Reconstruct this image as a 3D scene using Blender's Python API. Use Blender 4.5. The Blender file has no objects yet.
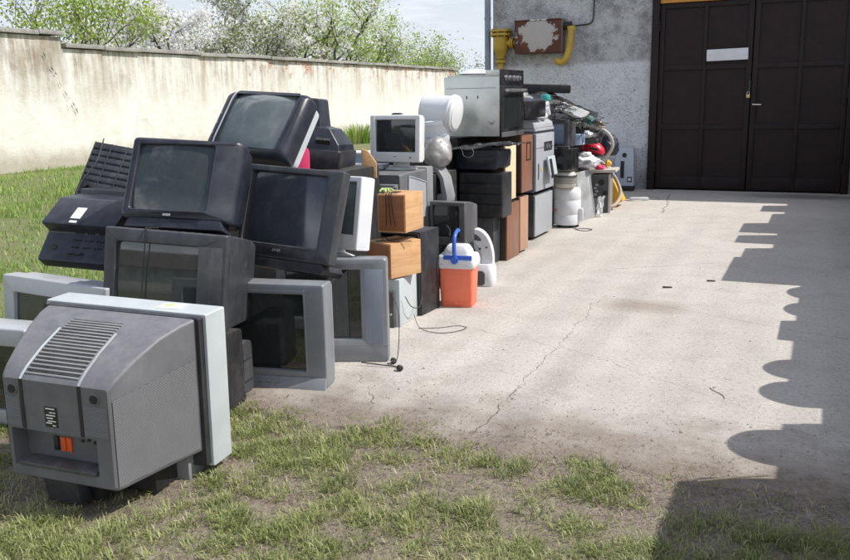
import bpy, bmesh, math, random
import numpy as np
from mathutils import Vector, Matrix, Euler, noise as mnoise

random.seed(7)
rng = np.random.default_rng(11)
scene = bpy.context.scene
COL = scene.collection
R = math.radians

# ------------------------------------------------------------------ materials
def _mat(name):
    m = bpy.data.materials.new(name)
    m.use_nodes = True
    nt = m.node_tree
    b = nt.nodes['Principled BSDF']
    return m, nt, b

class G:
    """tiny node-graph helper"""
    def __init__(s, nt): s.nt = nt
    def n(s, t, **kw):
        nd = s.nt.nodes.new(t)
        for k, v in kw.items():
            if k in nd.inputs: nd.inputs[k].default_value = v
            else: setattr(nd, k, v)
        return nd
    def l(s, a, b): s.nt.links.new(a, b)
    def coord(s, kind='Object'):
        return s.n('ShaderNodeTexCoord').outputs[kind]
    def pos(s):
        return s.n('ShaderNodeNewGeometry').outputs['Position']
    def noise(s, vec, scale, detail=4, rough=.55, dist=0):
        nd = s.n('ShaderNodeTexNoise')
        nd.inputs['Scale'].default_value = scale; nd.inputs['Detail'].default_value = detail
        nd.inputs['Roughness'].default_value = rough; nd.inputs['Distortion'].default_value = dist
        s.l(vec, nd.inputs['Vector']); return nd.outputs['Fac']
    def vor(s, vec, scale, feature='F1', out='Distance'):
        nd = s.n('ShaderNodeTexVoronoi'); nd.feature = feature
        nd.inputs['Scale'].default_value = scale; s.l(vec, nd.inputs['Vector']); return nd.outputs[out]
    def mapv(s, vec, scale=(1,1,1), loc=(0,0,0), rot=(0,0,0)):
        nd = s.n('ShaderNodeMapping')
        nd.inputs['Scale'].default_value = scale; nd.inputs['Location'].default_value = loc; nd.inputs['Rotation'].default_value = rot
        s.l(vec, nd.inputs['Vector']); return nd.outputs[0]
    def ramp(s, fac, *stops):
        nd = s.n('ShaderNodeValToRGB'); e = nd.color_ramp.elements
        while len(e) < len(stops): e.new(.5)
        for el, (p, c) in zip(e, stops):
            el.position = p
            el.color = (c, c, c, 1) if isinstance(c, (int, float)) else (*c, 1)
        s.l(fac, nd.inputs[0]); return nd.outputs[0]
    def mr(s, v, a, b, c=0., d=1.):
        nd = s.n('ShaderNodeMapRange')
        for i, x in ((1,a),(2,b),(3,c),(4,d)): nd.inputs[i].default_value = x
        s.l(v, nd.inputs[0]); return nd.outputs[0]
    def math(s, op, a, b=0.):
        nd = s.n('ShaderNodeMath'); nd.operation = op
        for i, x in ((0,a),(1,b)):
            if isinstance(x, (int,float)): nd.inputs[i].default_value = x
            else: s.l(x, nd.inputs[i])
        return nd.outputs[0]
    def mix(s, f, a, b, blend='MIX'):
        nd = s.n('ShaderNodeMix'); nd.data_type = 'RGBA'; nd.blend_type = blend
        for sock, x in ((nd.inputs[0], f), (nd.inputs[6], a), (nd.inputs[7], b)):
            if isinstance(x, (int,float)): sock.default_value = x if sock.type == 'VALUE' else (x,x,x,1)
            elif isinstance(x, tuple): sock.default_value = (*x, 1)
            else: s.l(x, sock)
        return nd.outputs[2]
    def sep(s, vec):
        nd = s.n('ShaderNodeSeparateXYZ'); s.l(vec, nd.inputs[0]); return nd.outputs
    def bump(s, h, strength=.3, dist=.01, normal=None):
        nd = s.n('ShaderNodeBump'); nd.inputs['Strength'].default_value = strength; nd.inputs['Distance'].default_value = dist
        s.l(h, nd.inputs['Height'])
        if normal is not None: s.l(normal, nd.inputs['Normal'])
        return nd.outputs[0]

def plastic(name, col, rough=.45, var=.25, dust=.25, grain=.12, metallic=0., dustcol=(.42,.39,.34), scratch=.28, spec=.5):
    m, nt, b = _mat(name); g = G(nt); c = g.coord()
    big = g.noise(c, 5, 5, .6)
    c1 = tuple(max(0, x*(1-var)) for x in col); c2 = tuple(min(1, x*(1+var)) for x in col)
    base = g.ramp(big, (.3, c1), (.7, c2))
    # fine scuffs
    sc = g.noise(g.mapv(c, (6,40,14), rot=(.4,.3,.7)), 6, 3, .7)
    scm = g.math('MULTIPLY', g.mr(sc, .66, .74), scratch)
    base = g.mix(scm, base, tuple(min(1, x*1.6+.05) for x in col))
    # dust on upward faces
    nz = g.sep(g.n('ShaderNodeNewGeometry').outputs['Normal'])[2]
    d = g.math('MULTIPLY', g.mr(nz, .1, 1.), g.mr(g.noise(c, 17, 6, .7), .35, .75))
    d2 = g.math('MULTIPLY', g.mr(g.noise(c, 9, 6, .7), .48, .72), .42)
    drip = g.math('MULTIPLY', g.mr(g.noise(g.mapv(c, (22,22,2.2)), 1.6, 5, .7), .54, .72), .28)   # rain-washed dirt runs
    d2 = g.math('ADD', d2, drip)
    dd = g.math('MULTIPLY', g.math('ADD', d, d2), min(.6, dust*1.25))
    base = g.mix(dd, base, dustcol)
    g.l(base, b.inputs['Base Color'])
    rr = g.mr(big, .3, .7, max(.05, rough-.1), rough+.12)
    g.l(rr, b.inputs['Roughness'])
    b.inputs['Metallic'].default_value = metallic
    b.inputs['Specular IOR Level'].default_value = spec
    g.l(g.bump(g.noise(c, 260, 2, .5), grain, .002), b.inputs['Normal'])
    return m

def glass_screen(name, col, rough=.07, dirt=.15):
    m, nt, b = _mat(name); g = G(nt); c = g.coord()
    n1 = g.noise(c, 6, 6, .65)
    base = g.ramp(n1, (.3, tuple(x*.8 for x in col)), (.75, tuple(x*1.25 for x in col)))
    dm = g.math('MULTIPLY', g.mr(g.noise(g.mapv(c, (3,3,1.2)), 9, 6, .75), .5, .85), dirt)
    base = g.mix(dm, base, (.34,.33,.31))
    g.l(base, b.inputs['Base Color'])
    g.l(g.mr(dm, 0, .2, rough, rough+.2), b.inputs['Roughness'])
    b.inputs['IOR'].default_value = 1.75
    return m

def wood(name, c1, c2, scale=1., rough=.5, axis=2):
    m, nt, b = _mat(name); g = G(nt); c = g.coord()
    s = [14, 14, 14]; s[axis] = 1.2
    w = g.noise(g.mapv(c, tuple(x*scale for x in s)), 3, 6, .6, .6)
    base = g.ramp(w, (.3, c1), (.68, c2))
    st = g.math('MULTIPLY', g.mr(g.noise(c, 7, 5, .7), .55, .8), .35)
    base = g.mix(st, base, tuple(x*.45 for x in c1))
    g.l(base, b.inputs['Base Color']); b.inputs['Roughness'].default_value = rough
    g.l(g.bump(w, .08, .003), b.inputs['Normal'])
    return m

def flat(name, col, rough=.6, metallic=0.):
    return plastic(name, col, rough, .12, .08, .05, metallic)

M = {}
M['black'] = plastic('black_plastic', (.020,.020,.024), .42, .3, .12, dustcol=(.32,.32,.33))
M['navyblack'] = plastic('blue_black_plastic', (.018,.020,.031), .36, .3, .10, dustcol=(.3,.3,.33))
M['charcoal'] = plastic('charcoal_plastic', (.040,.042,.048), .45, .25, .18, dustcol=(.34,.34,.35))
M['darkgrey'] = plastic('dark_grey_plastic', (.075,.076,.082), .5, .2, .22)
M['tvgrey'] = plastic('tv_grey_plastic', (.128,.129,.140), .5, .14, .26, dustcol=(.36,.35,.35), scratch=.4)
M['midgrey'] = plastic('mid_grey_plastic', (.22,.225,.235), .5, .15, .18)
M['silver'] = plastic('silver_plastic', (.40,.415,.43), .4, .10, .15, metallic=.15, dustcol=(.5,.48,.44))
M['silver2'] = plastic('silver_blue_plastic', (.215,.228,.248), .38, .10, .15, metallic=.2, dustcol=(.5,.48,.44))  # shade of the set fronts put into this darker tone; shells stay lighter
M['bezelgrey'] = plastic('pale_grey_plastic', (.45,.49,.50), .45, .08, .15, dustcol=(.55,.54,.5))
M['white'] = plastic('white_plastic', (.68,.685,.70), .4, .06, .14, dustcol=(.6,.57,.52))
def film(m, scale=16, k=.9):
    nt = m.node_tree; b = nt.nodes['Principled BSDF']; g = G(nt); c = g.coord()
    v = g.math('ADD', g.vor(g.mapv(c, (1,1,.6)), scale, 'DISTANCE_TO_EDGE'), g.math('MULTIPLY', g.noise(c, scale*1.6, 5, .65, 1.), .9))
    g.l(g.bump(v, k, .02), b.inputs['Normal'])
M['offwhite'] = plastic('offwhite_plastic', (.66,.67,.66), .42, .08, .2)
M['beige'] = plastic('beige_plastic', (.52,.49,.43), .5, .12, .3)
M['copier'] = plastic('copier_grey_plastic', (.34,.355,.38), .5, .10, .2)
M['coolred'] = plastic('orange_red_plastic', (.86,.19,.10), .4, .10, .10, dustcol=(.85,.5,.4))
M['blue'] = plastic('blue_plastic', (.03,.12,.55), .35, .1, .08)
M['paleblue'] = plastic('pale_blue_plastic', (.35,.45,.62), .45, .1, .15)
M['red'] = plastic('red_plastic', (.62,.02,.05), .3, .12, .08)
M['pink'] = plastic('pink_plastic', (.80,.05,.16), .45, .1, .08)
M['yellow'] = plastic('yellow_plastic', (.75,.42,.03), .42, .12, .14)
M['teal'] = plastic('teal_plastic', (.02,.30,.27), .45, .15, .1)
M['green'] = plastic('dark_green_plastic', (.01,.09,.07), .45, .2, .1)
M['lime'] = plastic('lime_plastic', (.45,.60,.20), .6, .2, .1)
M['orange'] = plastic('orange_plastic', (.85,.12,.015), .5, .1, .05)
M['metal'] = plastic('sheet_metal', (.60,.62,.59), .34, .12, .2, .04, metallic=.6)
M['steel'] = plastic('brushed_steel', (.45,.45,.46), .3, .1, .1, .04, metallic=.9)
M['panel'] = plastic('scuffed_panel', (.46,.47,.48), .4, .3, .3, .1, metallic=.4)
M['rubber'] = plastic('rubber', (.012,.012,.013), .65, .3, .12)
M['hosegrey'] = plastic('hose_grey', (.42,.40,.37), .5, .12, .15)
M['hosetan'] = plastic('hose_tan', (.40,.31,.23), .55, .15, .15)
M['ovenblack'] = plastic('oven_black', (.012,.012,.014), .2, .3, .12)
M['bagblack'] = plastic('black_bag_film', (.016,.016,.020), .32, .4, .12)
M['baggrey'] = plastic('grey_bag_film', (.30,.285,.275), .22, .4, .1)
film(M['baggrey'], 11, .4); film(M['bagblack'], 12, .8)
M['whitebag'] = plastic('white_bag_film', (.66,.66,.68), .3, .15, .1); film(M['whitebag'], 12, .8)
M['paper'] = plastic('paper_label', (.80,.79,.75), .7, .06, .05)
M['labelblack'] = flat('black_label', (.015,.015,.015), .5)
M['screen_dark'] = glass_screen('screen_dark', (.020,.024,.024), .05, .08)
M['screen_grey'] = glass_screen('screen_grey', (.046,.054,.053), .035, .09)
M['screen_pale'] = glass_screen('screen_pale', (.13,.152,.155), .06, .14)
M['screen_sky'] = glass_screen('screen_sky', (.15,.19,.27), .08, .1)  # blue of the reflected sky put into the glass colour
M['screen_blue'] = glass_screen('screen_blue', (.044,.050,.066), .10, .14)  # bluish tone paints in a reflection of blue sky
M['oak'] = wood('oak_veneer_shaded', (.19,.066,.023), (.275,.108,.041), 1., .45, 0)  # shade of the speaker fronts mixed into this veneer; cabinets take the lighter one
M['oak_light'] = wood('oak_veneer_light', (.50,.275,.125), (.64,.385,.195), 1., .45, 1)
M['cream_wood'] = wood('cream_chipboard', (.60,.48,.30), (.72,.60,.40), 1., .6)
M['brown_wood'] = wood('brown_veneer', (.17,.075,.045), (.27,.125,.075), 1., .4)
M['brown_light'] = wood('light_brown_veneer', (.36,.20,.125), (.47,.28,.18), 1., .45)
M['brown_dark'] = wood('dark_brown_veneer', (.022,.014,.010), (.045,.026,.018), 1., .5)
M['gaspaint'] = plastic('yellow_gas_paint', (.48,.31,.035), .5, .25, .2, dustcol=(.3,.22,.12))
M['drainpipe'] = plastic('drainpipe_paint', (.22,.27,.34), .5, .2, .1)
M['bark'] = wood('bark', (.035,.028,.022), (.09,.072,.055), 2., .9)

def tv_side_mat():
    m = M['tvgrey'].copy(); m.name = 'tv_grey_ribbed'
    nt = m.node_tree; b = nt.nodes['Principled BSDF']; g = G(nt)
    c = g.coord(); s = g.sep(c)
    a = g.math('SINE', g.math('MULTIPLY', g.math('ADD', s[1], s[2]), 700.))
    d = g.math('SINE', g.math('MULTIPLY', g.math('SUBTRACT', s[1], s[2]), 700.))
    h = g.math('MULTIPLY', g.math('ADD', g.math('MULTIPLY', a, d), 1.), .5)
    g.l(g.bump(h, .8, .004), b.inputs['Normal'])
    src = b.inputs['Base Color'].links[0].from_socket
    g.l(g.mix(g.mr(h, .4, .95, .0, .35), g.mix(.3, src, (.34,.34,.35)), (.07,.07,.075)), b.inputs['Base Color'])
    return m
M['tvside'] = tv_side_mat()

# ------------------------------------------------------------------ mesh builder
def rrect(w, h, r, cx=0., cz=0., n=5):
    """rounded rectangle, counter-clockwise seen from -Y, list of (x,z)"""
    r = max(min(r, w/2-1e-4, h/2-1e-4), 1e-4); pts = []
    for (sx, sz, a0) in ((1,1,0),(-1,1,90),(-1,-1,180),(1,-1,270)):
        for k in range(n+1):
            a = R(a0 + 90*k/n)
            pts.append((cx + sx*(w/2-r) + r*math.cos(a), cz + sz*(h/2-r) + r*math.sin(a)))
    return pts

class MB:
    def __init__(s, o=(0,0,0)):
        s.v = []; s.f = []; s.o = Vector(o)
    def add(s, vs, fs):
        b = len(s.v); s.v += [tuple(Vector(v)-s.o) for v in vs]
        s.f += [tuple(i+b for i in f) for f in fs]; return s
    def box(s, x0, x1, y0, y1, z0, z1):
        return s.add([(x0,y0,z0),(x1,y0,z0),(x1,y1,z0),(x0,y1,z0),(x0,y0,z1),(x1,y0,z1),(x1,y1,z1),(x0,y1,z1)],
                     [(0,3,2,1),(4,5,6,7),(0,1,5,4),(1,2,6,5),(2,3,7,6),(3,0,4,7)])
    def obox(s, c, size, rot=(0,0,0)):
        Rm = Euler([R(a) for a in rot]).to_matrix(); c = Vector(c); hx, hy, hz = [q/2 for q in size]
        vs = [c + Rm @ Vector((x,y,z)) for z in (-hz,hz) for (x,y) in ((-hx,-hy),(hx,-hy),(hx,hy),(-hx,hy))]
        return s.add(vs, [(0,3,2,1),(4,5,6,7),(0,1,5,4),(1,2,6,5),(2,3,7,6),(3,0,4,7)])
    def loft(s, rings, cap0=True, cap1=True, closed=True):
        n = len(rings[0]); vs = [p for r in rings for p in r]; fs = []
        for i in range(len(rings)-1):
            for j in range(n if closed else n-1):
                k = (j+1) % n
                fs.append((i*n+j, i*n+k, (i+1)*n+k, (i+1)*n+j))
        if cap0: fs.append(tuple(reversed(range(n))))
        if cap1: fs.append(tuple((len(rings)-1)*n + j for j in range(n)))
        return s.add(vs, fs)
    def prism(s, poly, axis, a, b):
        """poly = list of 2-D points in the other two axes (in order)"""
        def mk(p, t):
            q = list(p); q.insert(axis, t); return tuple(q)
        return s.loft([[mk(p, a) for p in poly], [mk(p, b) for p in poly]])
    def tube(s, pts, r, n=8, cap=True):
        pts = [Vector(p) for p in pts]
        rs = r if isinstance(r, (list, tuple)) else [r]*len(pts)
        rings = []; up = Vector((0,0,1)); prev = None
        for i, p in enumerate(pts):
            t = (pts[min(i+1, len(pts)-1)] - pts[max(i-1, 0)])
            if t.length < 1e-9: t = Vector((0,0,1))
            t.normalize()
            if prev is None:
                a = t.cross(up) if abs(t.z) < .95 else t.cross(Vector((1,0,0)))
            else:
                a = prev - t*prev.dot(t)
            a.normalize(); prev = a; b = t.cross(a)
            rings.append([p + a*(rs[i]*math.cos(2*math.pi*k/n)) + b*(rs[i]*math.sin(2*math.pi*k/n)) for k in range(n)])
        return s.loft(rings, cap, cap)
    def lathe(s, prof, c=(0,0,0), n=28, axis=(0,0,1), sx=1., sy=1.):
        ax = Vector(axis).normalized(); q = Vector((0,0,1)).rotation_difference(ax); c = Vector(c)
        rings = [[c + q @ Vector((sx*r*math.cos(2*math.pi*k/n), sy*r*math.sin(2*math.pi*k/n), z)) for k in range(n)] for (r, z) in prof]
        return s.loft(rings)
    def surf(s, fn, nu, nv):
        vs = [fn(i/nu, j/nv) for j in range(nv+1) for i in range(nu+1)]
        fs = [(j*(nu+1)+i, j*(nu+1)+i+1, (j+1)*(nu+1)+i+1, (j+1)*(nu+1)+i) for j in range(nv) for i in range(nu)]
        return s.add(vs, fs)
    def deform(s, fn):
        s.v = [tuple(fn(*v)) for v in s.v]; return s
    def build(s, name, mat, parent=None, bevel=0., seg=2, angle=38, fixn=True, label=None, mats=None):
        me = bpy.data.meshes.new(name)
        me.from_pydata(s.v, [], s.f)
        if fixn or bevel:
            bm = bmesh.new(); bm.from_mesh(me)
            if fixn: bmesh.ops.recalc_face_normals(bm, faces=bm.faces)
            if bevel:
                es = [e for e in bm.edges if e.is_manifold and e.calc_face_angle(0) > R(30)]
                bmesh.ops.bevel(bm, geom=es, offset=bevel, segments=seg, profile=.6, affect='EDGES', clamp_overlap=True)
            bm.to_mesh(me); bm.free()
        me.polygons.foreach_set('use_smooth', [True]*len(me.polygons))
        me.set_sharp_from_angle(angle=R(angle))
        if mat is not None: me.materials.append(mat)
        o = bpy.data.objects.new(name, me); COL.objects.link(o)
        if parent is not None: o.parent = parent
        if label: o['label'] = label
        return o

def tag(o, label, cat, group=None, kind=None):
    o['label'] = label; o['category'] = cat
    if group: o['group'] = group
    if kind: o['kind'] = kind
    return o
def thing(name, label, cat, loc=(0,0,0), rot=(0,0,0), group=None):
    o = bpy.data.objects.new(name, None); COL.objects.link(o)
    o.empty_display_size = .1
    o.location = loc; o.rotation_euler = tuple(R(a) for a in rot)
    return tag(o, label, cat, group)
def structure(o): o['kind'] = 'structure'; return o

def wire(pts, n=6):
    """Catmull-Rom through points"""
    P = [Vector(p) for p in pts]; out = []
    for i in range(len(P)-1):
        p0, p1, p2, p3 = P[max(i-1,0)], P[i], P[i+1], P[min(i+2, len(P)-1)]
        for k in range(n):
            t = k/n
            out.append(.5*((2*p1) + (p2-p0)*t + (2*p0-5*p1+4*p2-p3)*t*t + (3*p1-p0-3*p2+p3)*t**3))
    out.append(P[-1]); return out

# ------------------------------------------------------------------ sun, sky, camera
SUN_EL, SUN_AZ = 50., 20.     # azimuth measured from +X towards +Y
sd = Vector((math.cos(R(SUN_EL))*math.cos(R(SUN_AZ)), math.cos(R(SUN_EL))*math.sin(R(SUN_AZ)), math.sin(R(SUN_EL))))
L = bpy.data.lights.new('sun', 'SUN'); L.energy = 5.0; L.angle = R(.55); L.color = (1., .968, .915)
so = bpy.data.objects.new('sun', L); COL.objects.link(so)
so.rotation_euler = sd.to_track_quat('Z', 'Y').to_euler(); so.location = (20, 8, 25)

w = bpy.data.worlds.new('World'); scene.world = w; w.use_nodes = True
nt = w.node_tree; g = G(nt); bg = nt.nodes['Background']
sky = nt.nodes.new('ShaderNodeTexSky'); sky.sky_type = 'NISHITA'; sky.sun_disc = False
sky.sun_elevation = R(SUN_EL); sky.sun_rotation = R(90-SUN_AZ)
sky.air_density = 1.0; sky.dust_density = 1.6; sky.ozone_density = 1.2
d = g.coord('Generated')
sx = g.sep(d)
zz = g.math('ADD', g.math('MAXIMUM', sx[2], 0.), .22)
cv = g.n('ShaderNodeCombineXYZ')
g.l(g.math('DIVIDE', sx[0], zz), cv.inputs[0]); g.l(g.math('DIVIDE', sx[1], zz), cv.inputs[1])
cl = g.noise(cv.outputs[0], 1.5, 7, .62, .4)
cm = g.mr(cl, .50, .62, .0, .85)
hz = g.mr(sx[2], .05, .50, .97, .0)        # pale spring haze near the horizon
haze_fill = g.mr(sx[1], .35, -.6, 0, 1)       # haze brightened behind the camera, added to fill the shaded wall and fronts
hazec = g.mix(haze_fill, (6.25, 6.75, 7.4), (11.5, 11.9, 12.6))
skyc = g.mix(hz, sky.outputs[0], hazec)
skyc = g.mix(g.math('MULTIPLY', cm, g.mr(sx[2], .08, .3, .15, 1)), skyc, (13.5, 13.7, 14.2))
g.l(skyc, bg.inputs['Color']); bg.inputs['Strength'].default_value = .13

cam = bpy.data.cameras.new('camera'); co = bpy.data.objects.new('camera', cam); COL.objects.link(co)
cam.sensor_width = 36; cam.sensor_fit = 'HORIZONTAL'; cam.lens = 36*860/850
cam.clip_start = .05; cam.clip_end = 2000
co.location = (0, 0, 1.45); co.rotation_euler = (R(78.087), R(1.058), R(24.489))
scene.camera = co
scene.view_settings.view_transform = 'Standard'; scene.view_settings.look = 'None'
scene.view_settings.exposure = 0; scene.view_settings.gamma = 1

# ------------------------------------------------------------------ ground, slab, grass
def ground_mat():
    m, nt, b = _mat('soil_and_turf'); g = G(nt); p = g.pos(); s = g.sep(p)
    n1 = g.noise(p, 1.1, 6, .6); n2 = g.noise(p, 7, 6, .7); n3 = g.noise(p, 60, 4, .7)
    soil = g.ramp(n2, (.3, (.165,.122,.098)), (.5, (.26,.205,.172)), (.72, (.36,.305,.262)))
    soil = g.mix(g.mr(n3, .40, .62, 0, .7), soil, (.085,.06,.045))
    soil = g.mix(g.mr(g.noise(p, 190, 3, .7), .5, .66, 0, .5), soil, (.36,.31,.265))
    peb = g.mr(g.vor(p, 55), .0, .22, 1, 0)
    soil = g.mix(g.math('MULTIPLY', peb, g.mr(n2, .5, .65, 0, .6)), soil, (.40,.37,.33))
    turf = g.ramp(n3, (.3, (.085,.11,.03)), (.7, (.22,.25,.085)))
    turf = g.mix(g.mr(n1, .5, .68, 0, .75), turf, (.20,.165,.09))
    cov = g.mr(g.math('ADD', g.math('MULTIPLY', n1, .5), g.math('MULTIPLY', n2, .6)), .47, .62)
    near = g.mr(s[0], -4.5, -3., 1., 0.)      # the lawn by the wall is fully green
    cov = g.math('MAXIMUM', g.math('MULTIPLY', cov, .30), g.math('MULTIPLY', near, .85))
    edge = g.mr(g.math('ADD', s[1], g.math('MULTIPLY', n2, .5)), 3.05, 3.4, 1., 0.)
    cov2 = g.math('MULTIPLY', cov, g.math('MAXIMUM', edge, near))
    g.l(g.mix(cov2, soil, turf), b.inputs['Base Color'])
    b.inputs['Roughness'].default_value = .95
    h = g.math('ADD', g.math('MULTIPLY', n2, .6), g.math('MULTIPLY', n3, .5))
    g.l(g.bump(h, .9, .03), b.inputs['Normal'])
    return m
gm = MB()
def gh(x, y):
    if -8 < x < 3 and -1 < y < 3.3:
        return -.015 + .035*(mnoise.noise(Vector((x*1.7, y*1.7, 0))))*min(1, (3.3-y)/.5)
    return -.015
xs = [-400,-120,-60,-30] + [-20+i*.6 for i in range(20)] + [-8+i*.12 for i in range(92)] + [3.2, 4, 6, 10, 20, 60, 150, 400]
ys = [-300,-80,-30,-10,-4] + [-1+i*.12 for i in range(38)] + [3.6+i*.6 for i in range(24)] + [20, 30, 45, 70, 120, 250, 500]
gm.add([(x, y, gh(x, y)) for y in ys for x in xs],
       [(j*len(xs)+i, j*len(xs)+i+1, (j+1)*len(xs)+i+1, (j+1)*len(xs)+i) for j in range(len(ys)-1) for i in range(len(xs)-1)])
structure(gm.build('ground', ground_mat(), fixn=False))

def concrete_mat():
    m, nt, b = _mat('worn_concrete'); g = G(nt); p = g.pos(); s = g.sep(p)
    n1 = g.noise(p, .55, 6, .62); n2 = g.noise(p, 3.2, 6, .68); n3 = g.noise(p, 42, 5, .75); n4 = g.noise(p, 170, 3, .7)
    base = g.ramp(n1, (.3, (.45,.408,.36)), (.55, (.51,.47,.422)), (.75, (.55,.515,.47)))
    base = g.mix(g.mr(n2, .48, .72, 0, .55), base, (.345,.30,.255))
    base = g.mix(g.mr(n3, .50, .66, 0, .7), base, (.25,.22,.19))
    base = g.mix(g.mr(n4, .52, .68, 0, .7), base, (.74,.71,.67))
    v = g.vor(p, 38, out='Color'); vs = g.sep(v)
    ag = g.math('MULTIPLY', g.mr(vs[0], .8, .9, 0, 1), g.mr(g.vor(p, 38), .12, .30, 1, 0))
    base = g.mix(g.math('MULTIPLY', ag, .8), base, (.68,.66,.63))
    ag2 = g.math('MULTIPLY', g.mr(vs[1], .82, .9, 0, 1), g.mr(g.vor(p, 38), .12, .26, 1, 0))
    base = g.mix(g.math('MULTIPLY', ag2, .8), base, (.15,.13,.115))
    # dark pitting
    pit = g.math('MULTIPLY', g.mr(g.vor(p, 13), .03, .10, 1, 0), g.mr(n2, .52, .64, 0, .22))
    base = g.mix(pit, base, (.12,.10,.085))
    # soil washed on to the slab along its front edge, and a dirt patch
    e = g.math('ADD', s[1], g.math('MULTIPLY', n2, -1.1))
    soil = g.ramp(n3, (.35, (.155,.118,.09)), (.65, (.27,.215,.175)))
    base = g.mix(g.mr(e, 2.72, 3.35, .92, 0), base, soil)
    def blob(cx, cy, rx, ry, k):
        dx = g.math('MULTIPLY', g.math('SUBTRACT', s[0], cx), 1/rx); dy = g.math('MULTIPLY', g.math('SUBTRACT', s[1], cy), 1/ry)
        dd = g.math('SQRT', g.math('ADD', g.math('MULTIPLY', dx, dx), g.math('MULTIPLY', dy, dy)))
        return g.math('MULTIPLY', g.mr(g.math('ADD', dd, g.math('MULTIPLY', n2, .9)), .75, 1.35, 1, 0), k)
    base = g.mix(blob(-1.05, 5.95, .42, .28, .6), base, (.27,.215,.175))
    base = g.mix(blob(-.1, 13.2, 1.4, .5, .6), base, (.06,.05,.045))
    base = g.mix(blob(-3.1, 6.5, .75, 6., .6), base, (.20,.165,.135))
    # cracks: one long joint along the yard and branches of it
    wob = g.math('MULTIPLY', g.math('SUBTRACT', g.noise(p, 3.0, 5, .7), .5), .22)
    def crack(ax, ay, bx, by, wd, k):
        L = math.hypot(bx-ax, by-ay); ux, uy = (bx-ax)/L, (by-ay)/L
        rx = g.math('SUBTRACT', s[0], ax); ry = g.math('SUBTRACT', s[1], ay)
        al = g.math('ADD', g.math('MULTIPLY', rx, ux), g.math('MULTIPLY', ry, uy))
        pe = g.math('ADD', g.math('SUBTRACT', g.math('MULTIPLY', rx, uy), g.math('MULTIPLY', ry, ux)), wob)
        inside = g.math('MULTIPLY', g.math('GREATER_THAN', al, 0), g.math('LESS_THAN', al, L))
        ln = g.mr(g.math('ABSOLUTE', pe), wd*.4, wd*1.6, 1, 0)
        return g.math('MULTIPLY', g.math('MULTIPLY', ln, inside), g.mr(g.noise(p, 5, 3), .36, .55, k*.25, k))
    cr = None
    for c in ((-1.31,3.3,-1.35,5.0,.0055,.5), (-1.35,5.0,-1.40,6.2,.004,.4), (-1.34,4.75,-2.2,5.05,.0045,.30), (-1.34,4.8,-.2,4.05,.004,.20),
              (-1.4,6.15,.3,5.5,.005,.35), (-1.55,7.2,-.6,7.85,.006,.5), (-2.0,13.1,-1.75,10.9,.010,.8), (-2.2,3.9,-1.9,3.5,.005,.4)):
        q = crack(*c); cr = q if cr is None else g.math('MAXIMUM', cr, q)
    base = g.mix(g.math('MULTIPLY', cr, .72), base, (.10,.08,.065))
    g.l(base, b.inputs['Base Color']); b.inputs['Roughness'].default_value = .9
    h = g.math('SUBTRACT', g.math('ADD', g.math('MULTIPLY', n3, .5), g.math('MULTIPLY', n4, .35)), g.math('MULTIPLY', g.math('ADD', cr, pit), 1.3))
    g.l(g.bump(h, .75, .012), b.inputs['Normal'])
    return m
sl = MB(); fr = []
for i in range(240):
    x = -3.3 + i*(11.3/239)
    y = 3.22 + .10*mnoise.noise(Vector((x*1.3, 0, 3))) + .07*mnoise.noise(Vector((x*5, 0, 9)))
    fr.append((x, y))
n = len(fr)
sl.add([(x, y, -.02) for x, y in fr] + [(x, y+.03, .0) for x, y in fr] + [(x, 13.72, .0) for x, y in fr],
       [(i, i+1, n+i+1, n+i) for i in range(n-1)] + [(n+i, n+i+1, 2*n+i+1, 2*n+i) for i in range(n-1)])
structure(sl.build('concrete_slab', concrete_mat(), fixn=False, angle=80))

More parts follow.
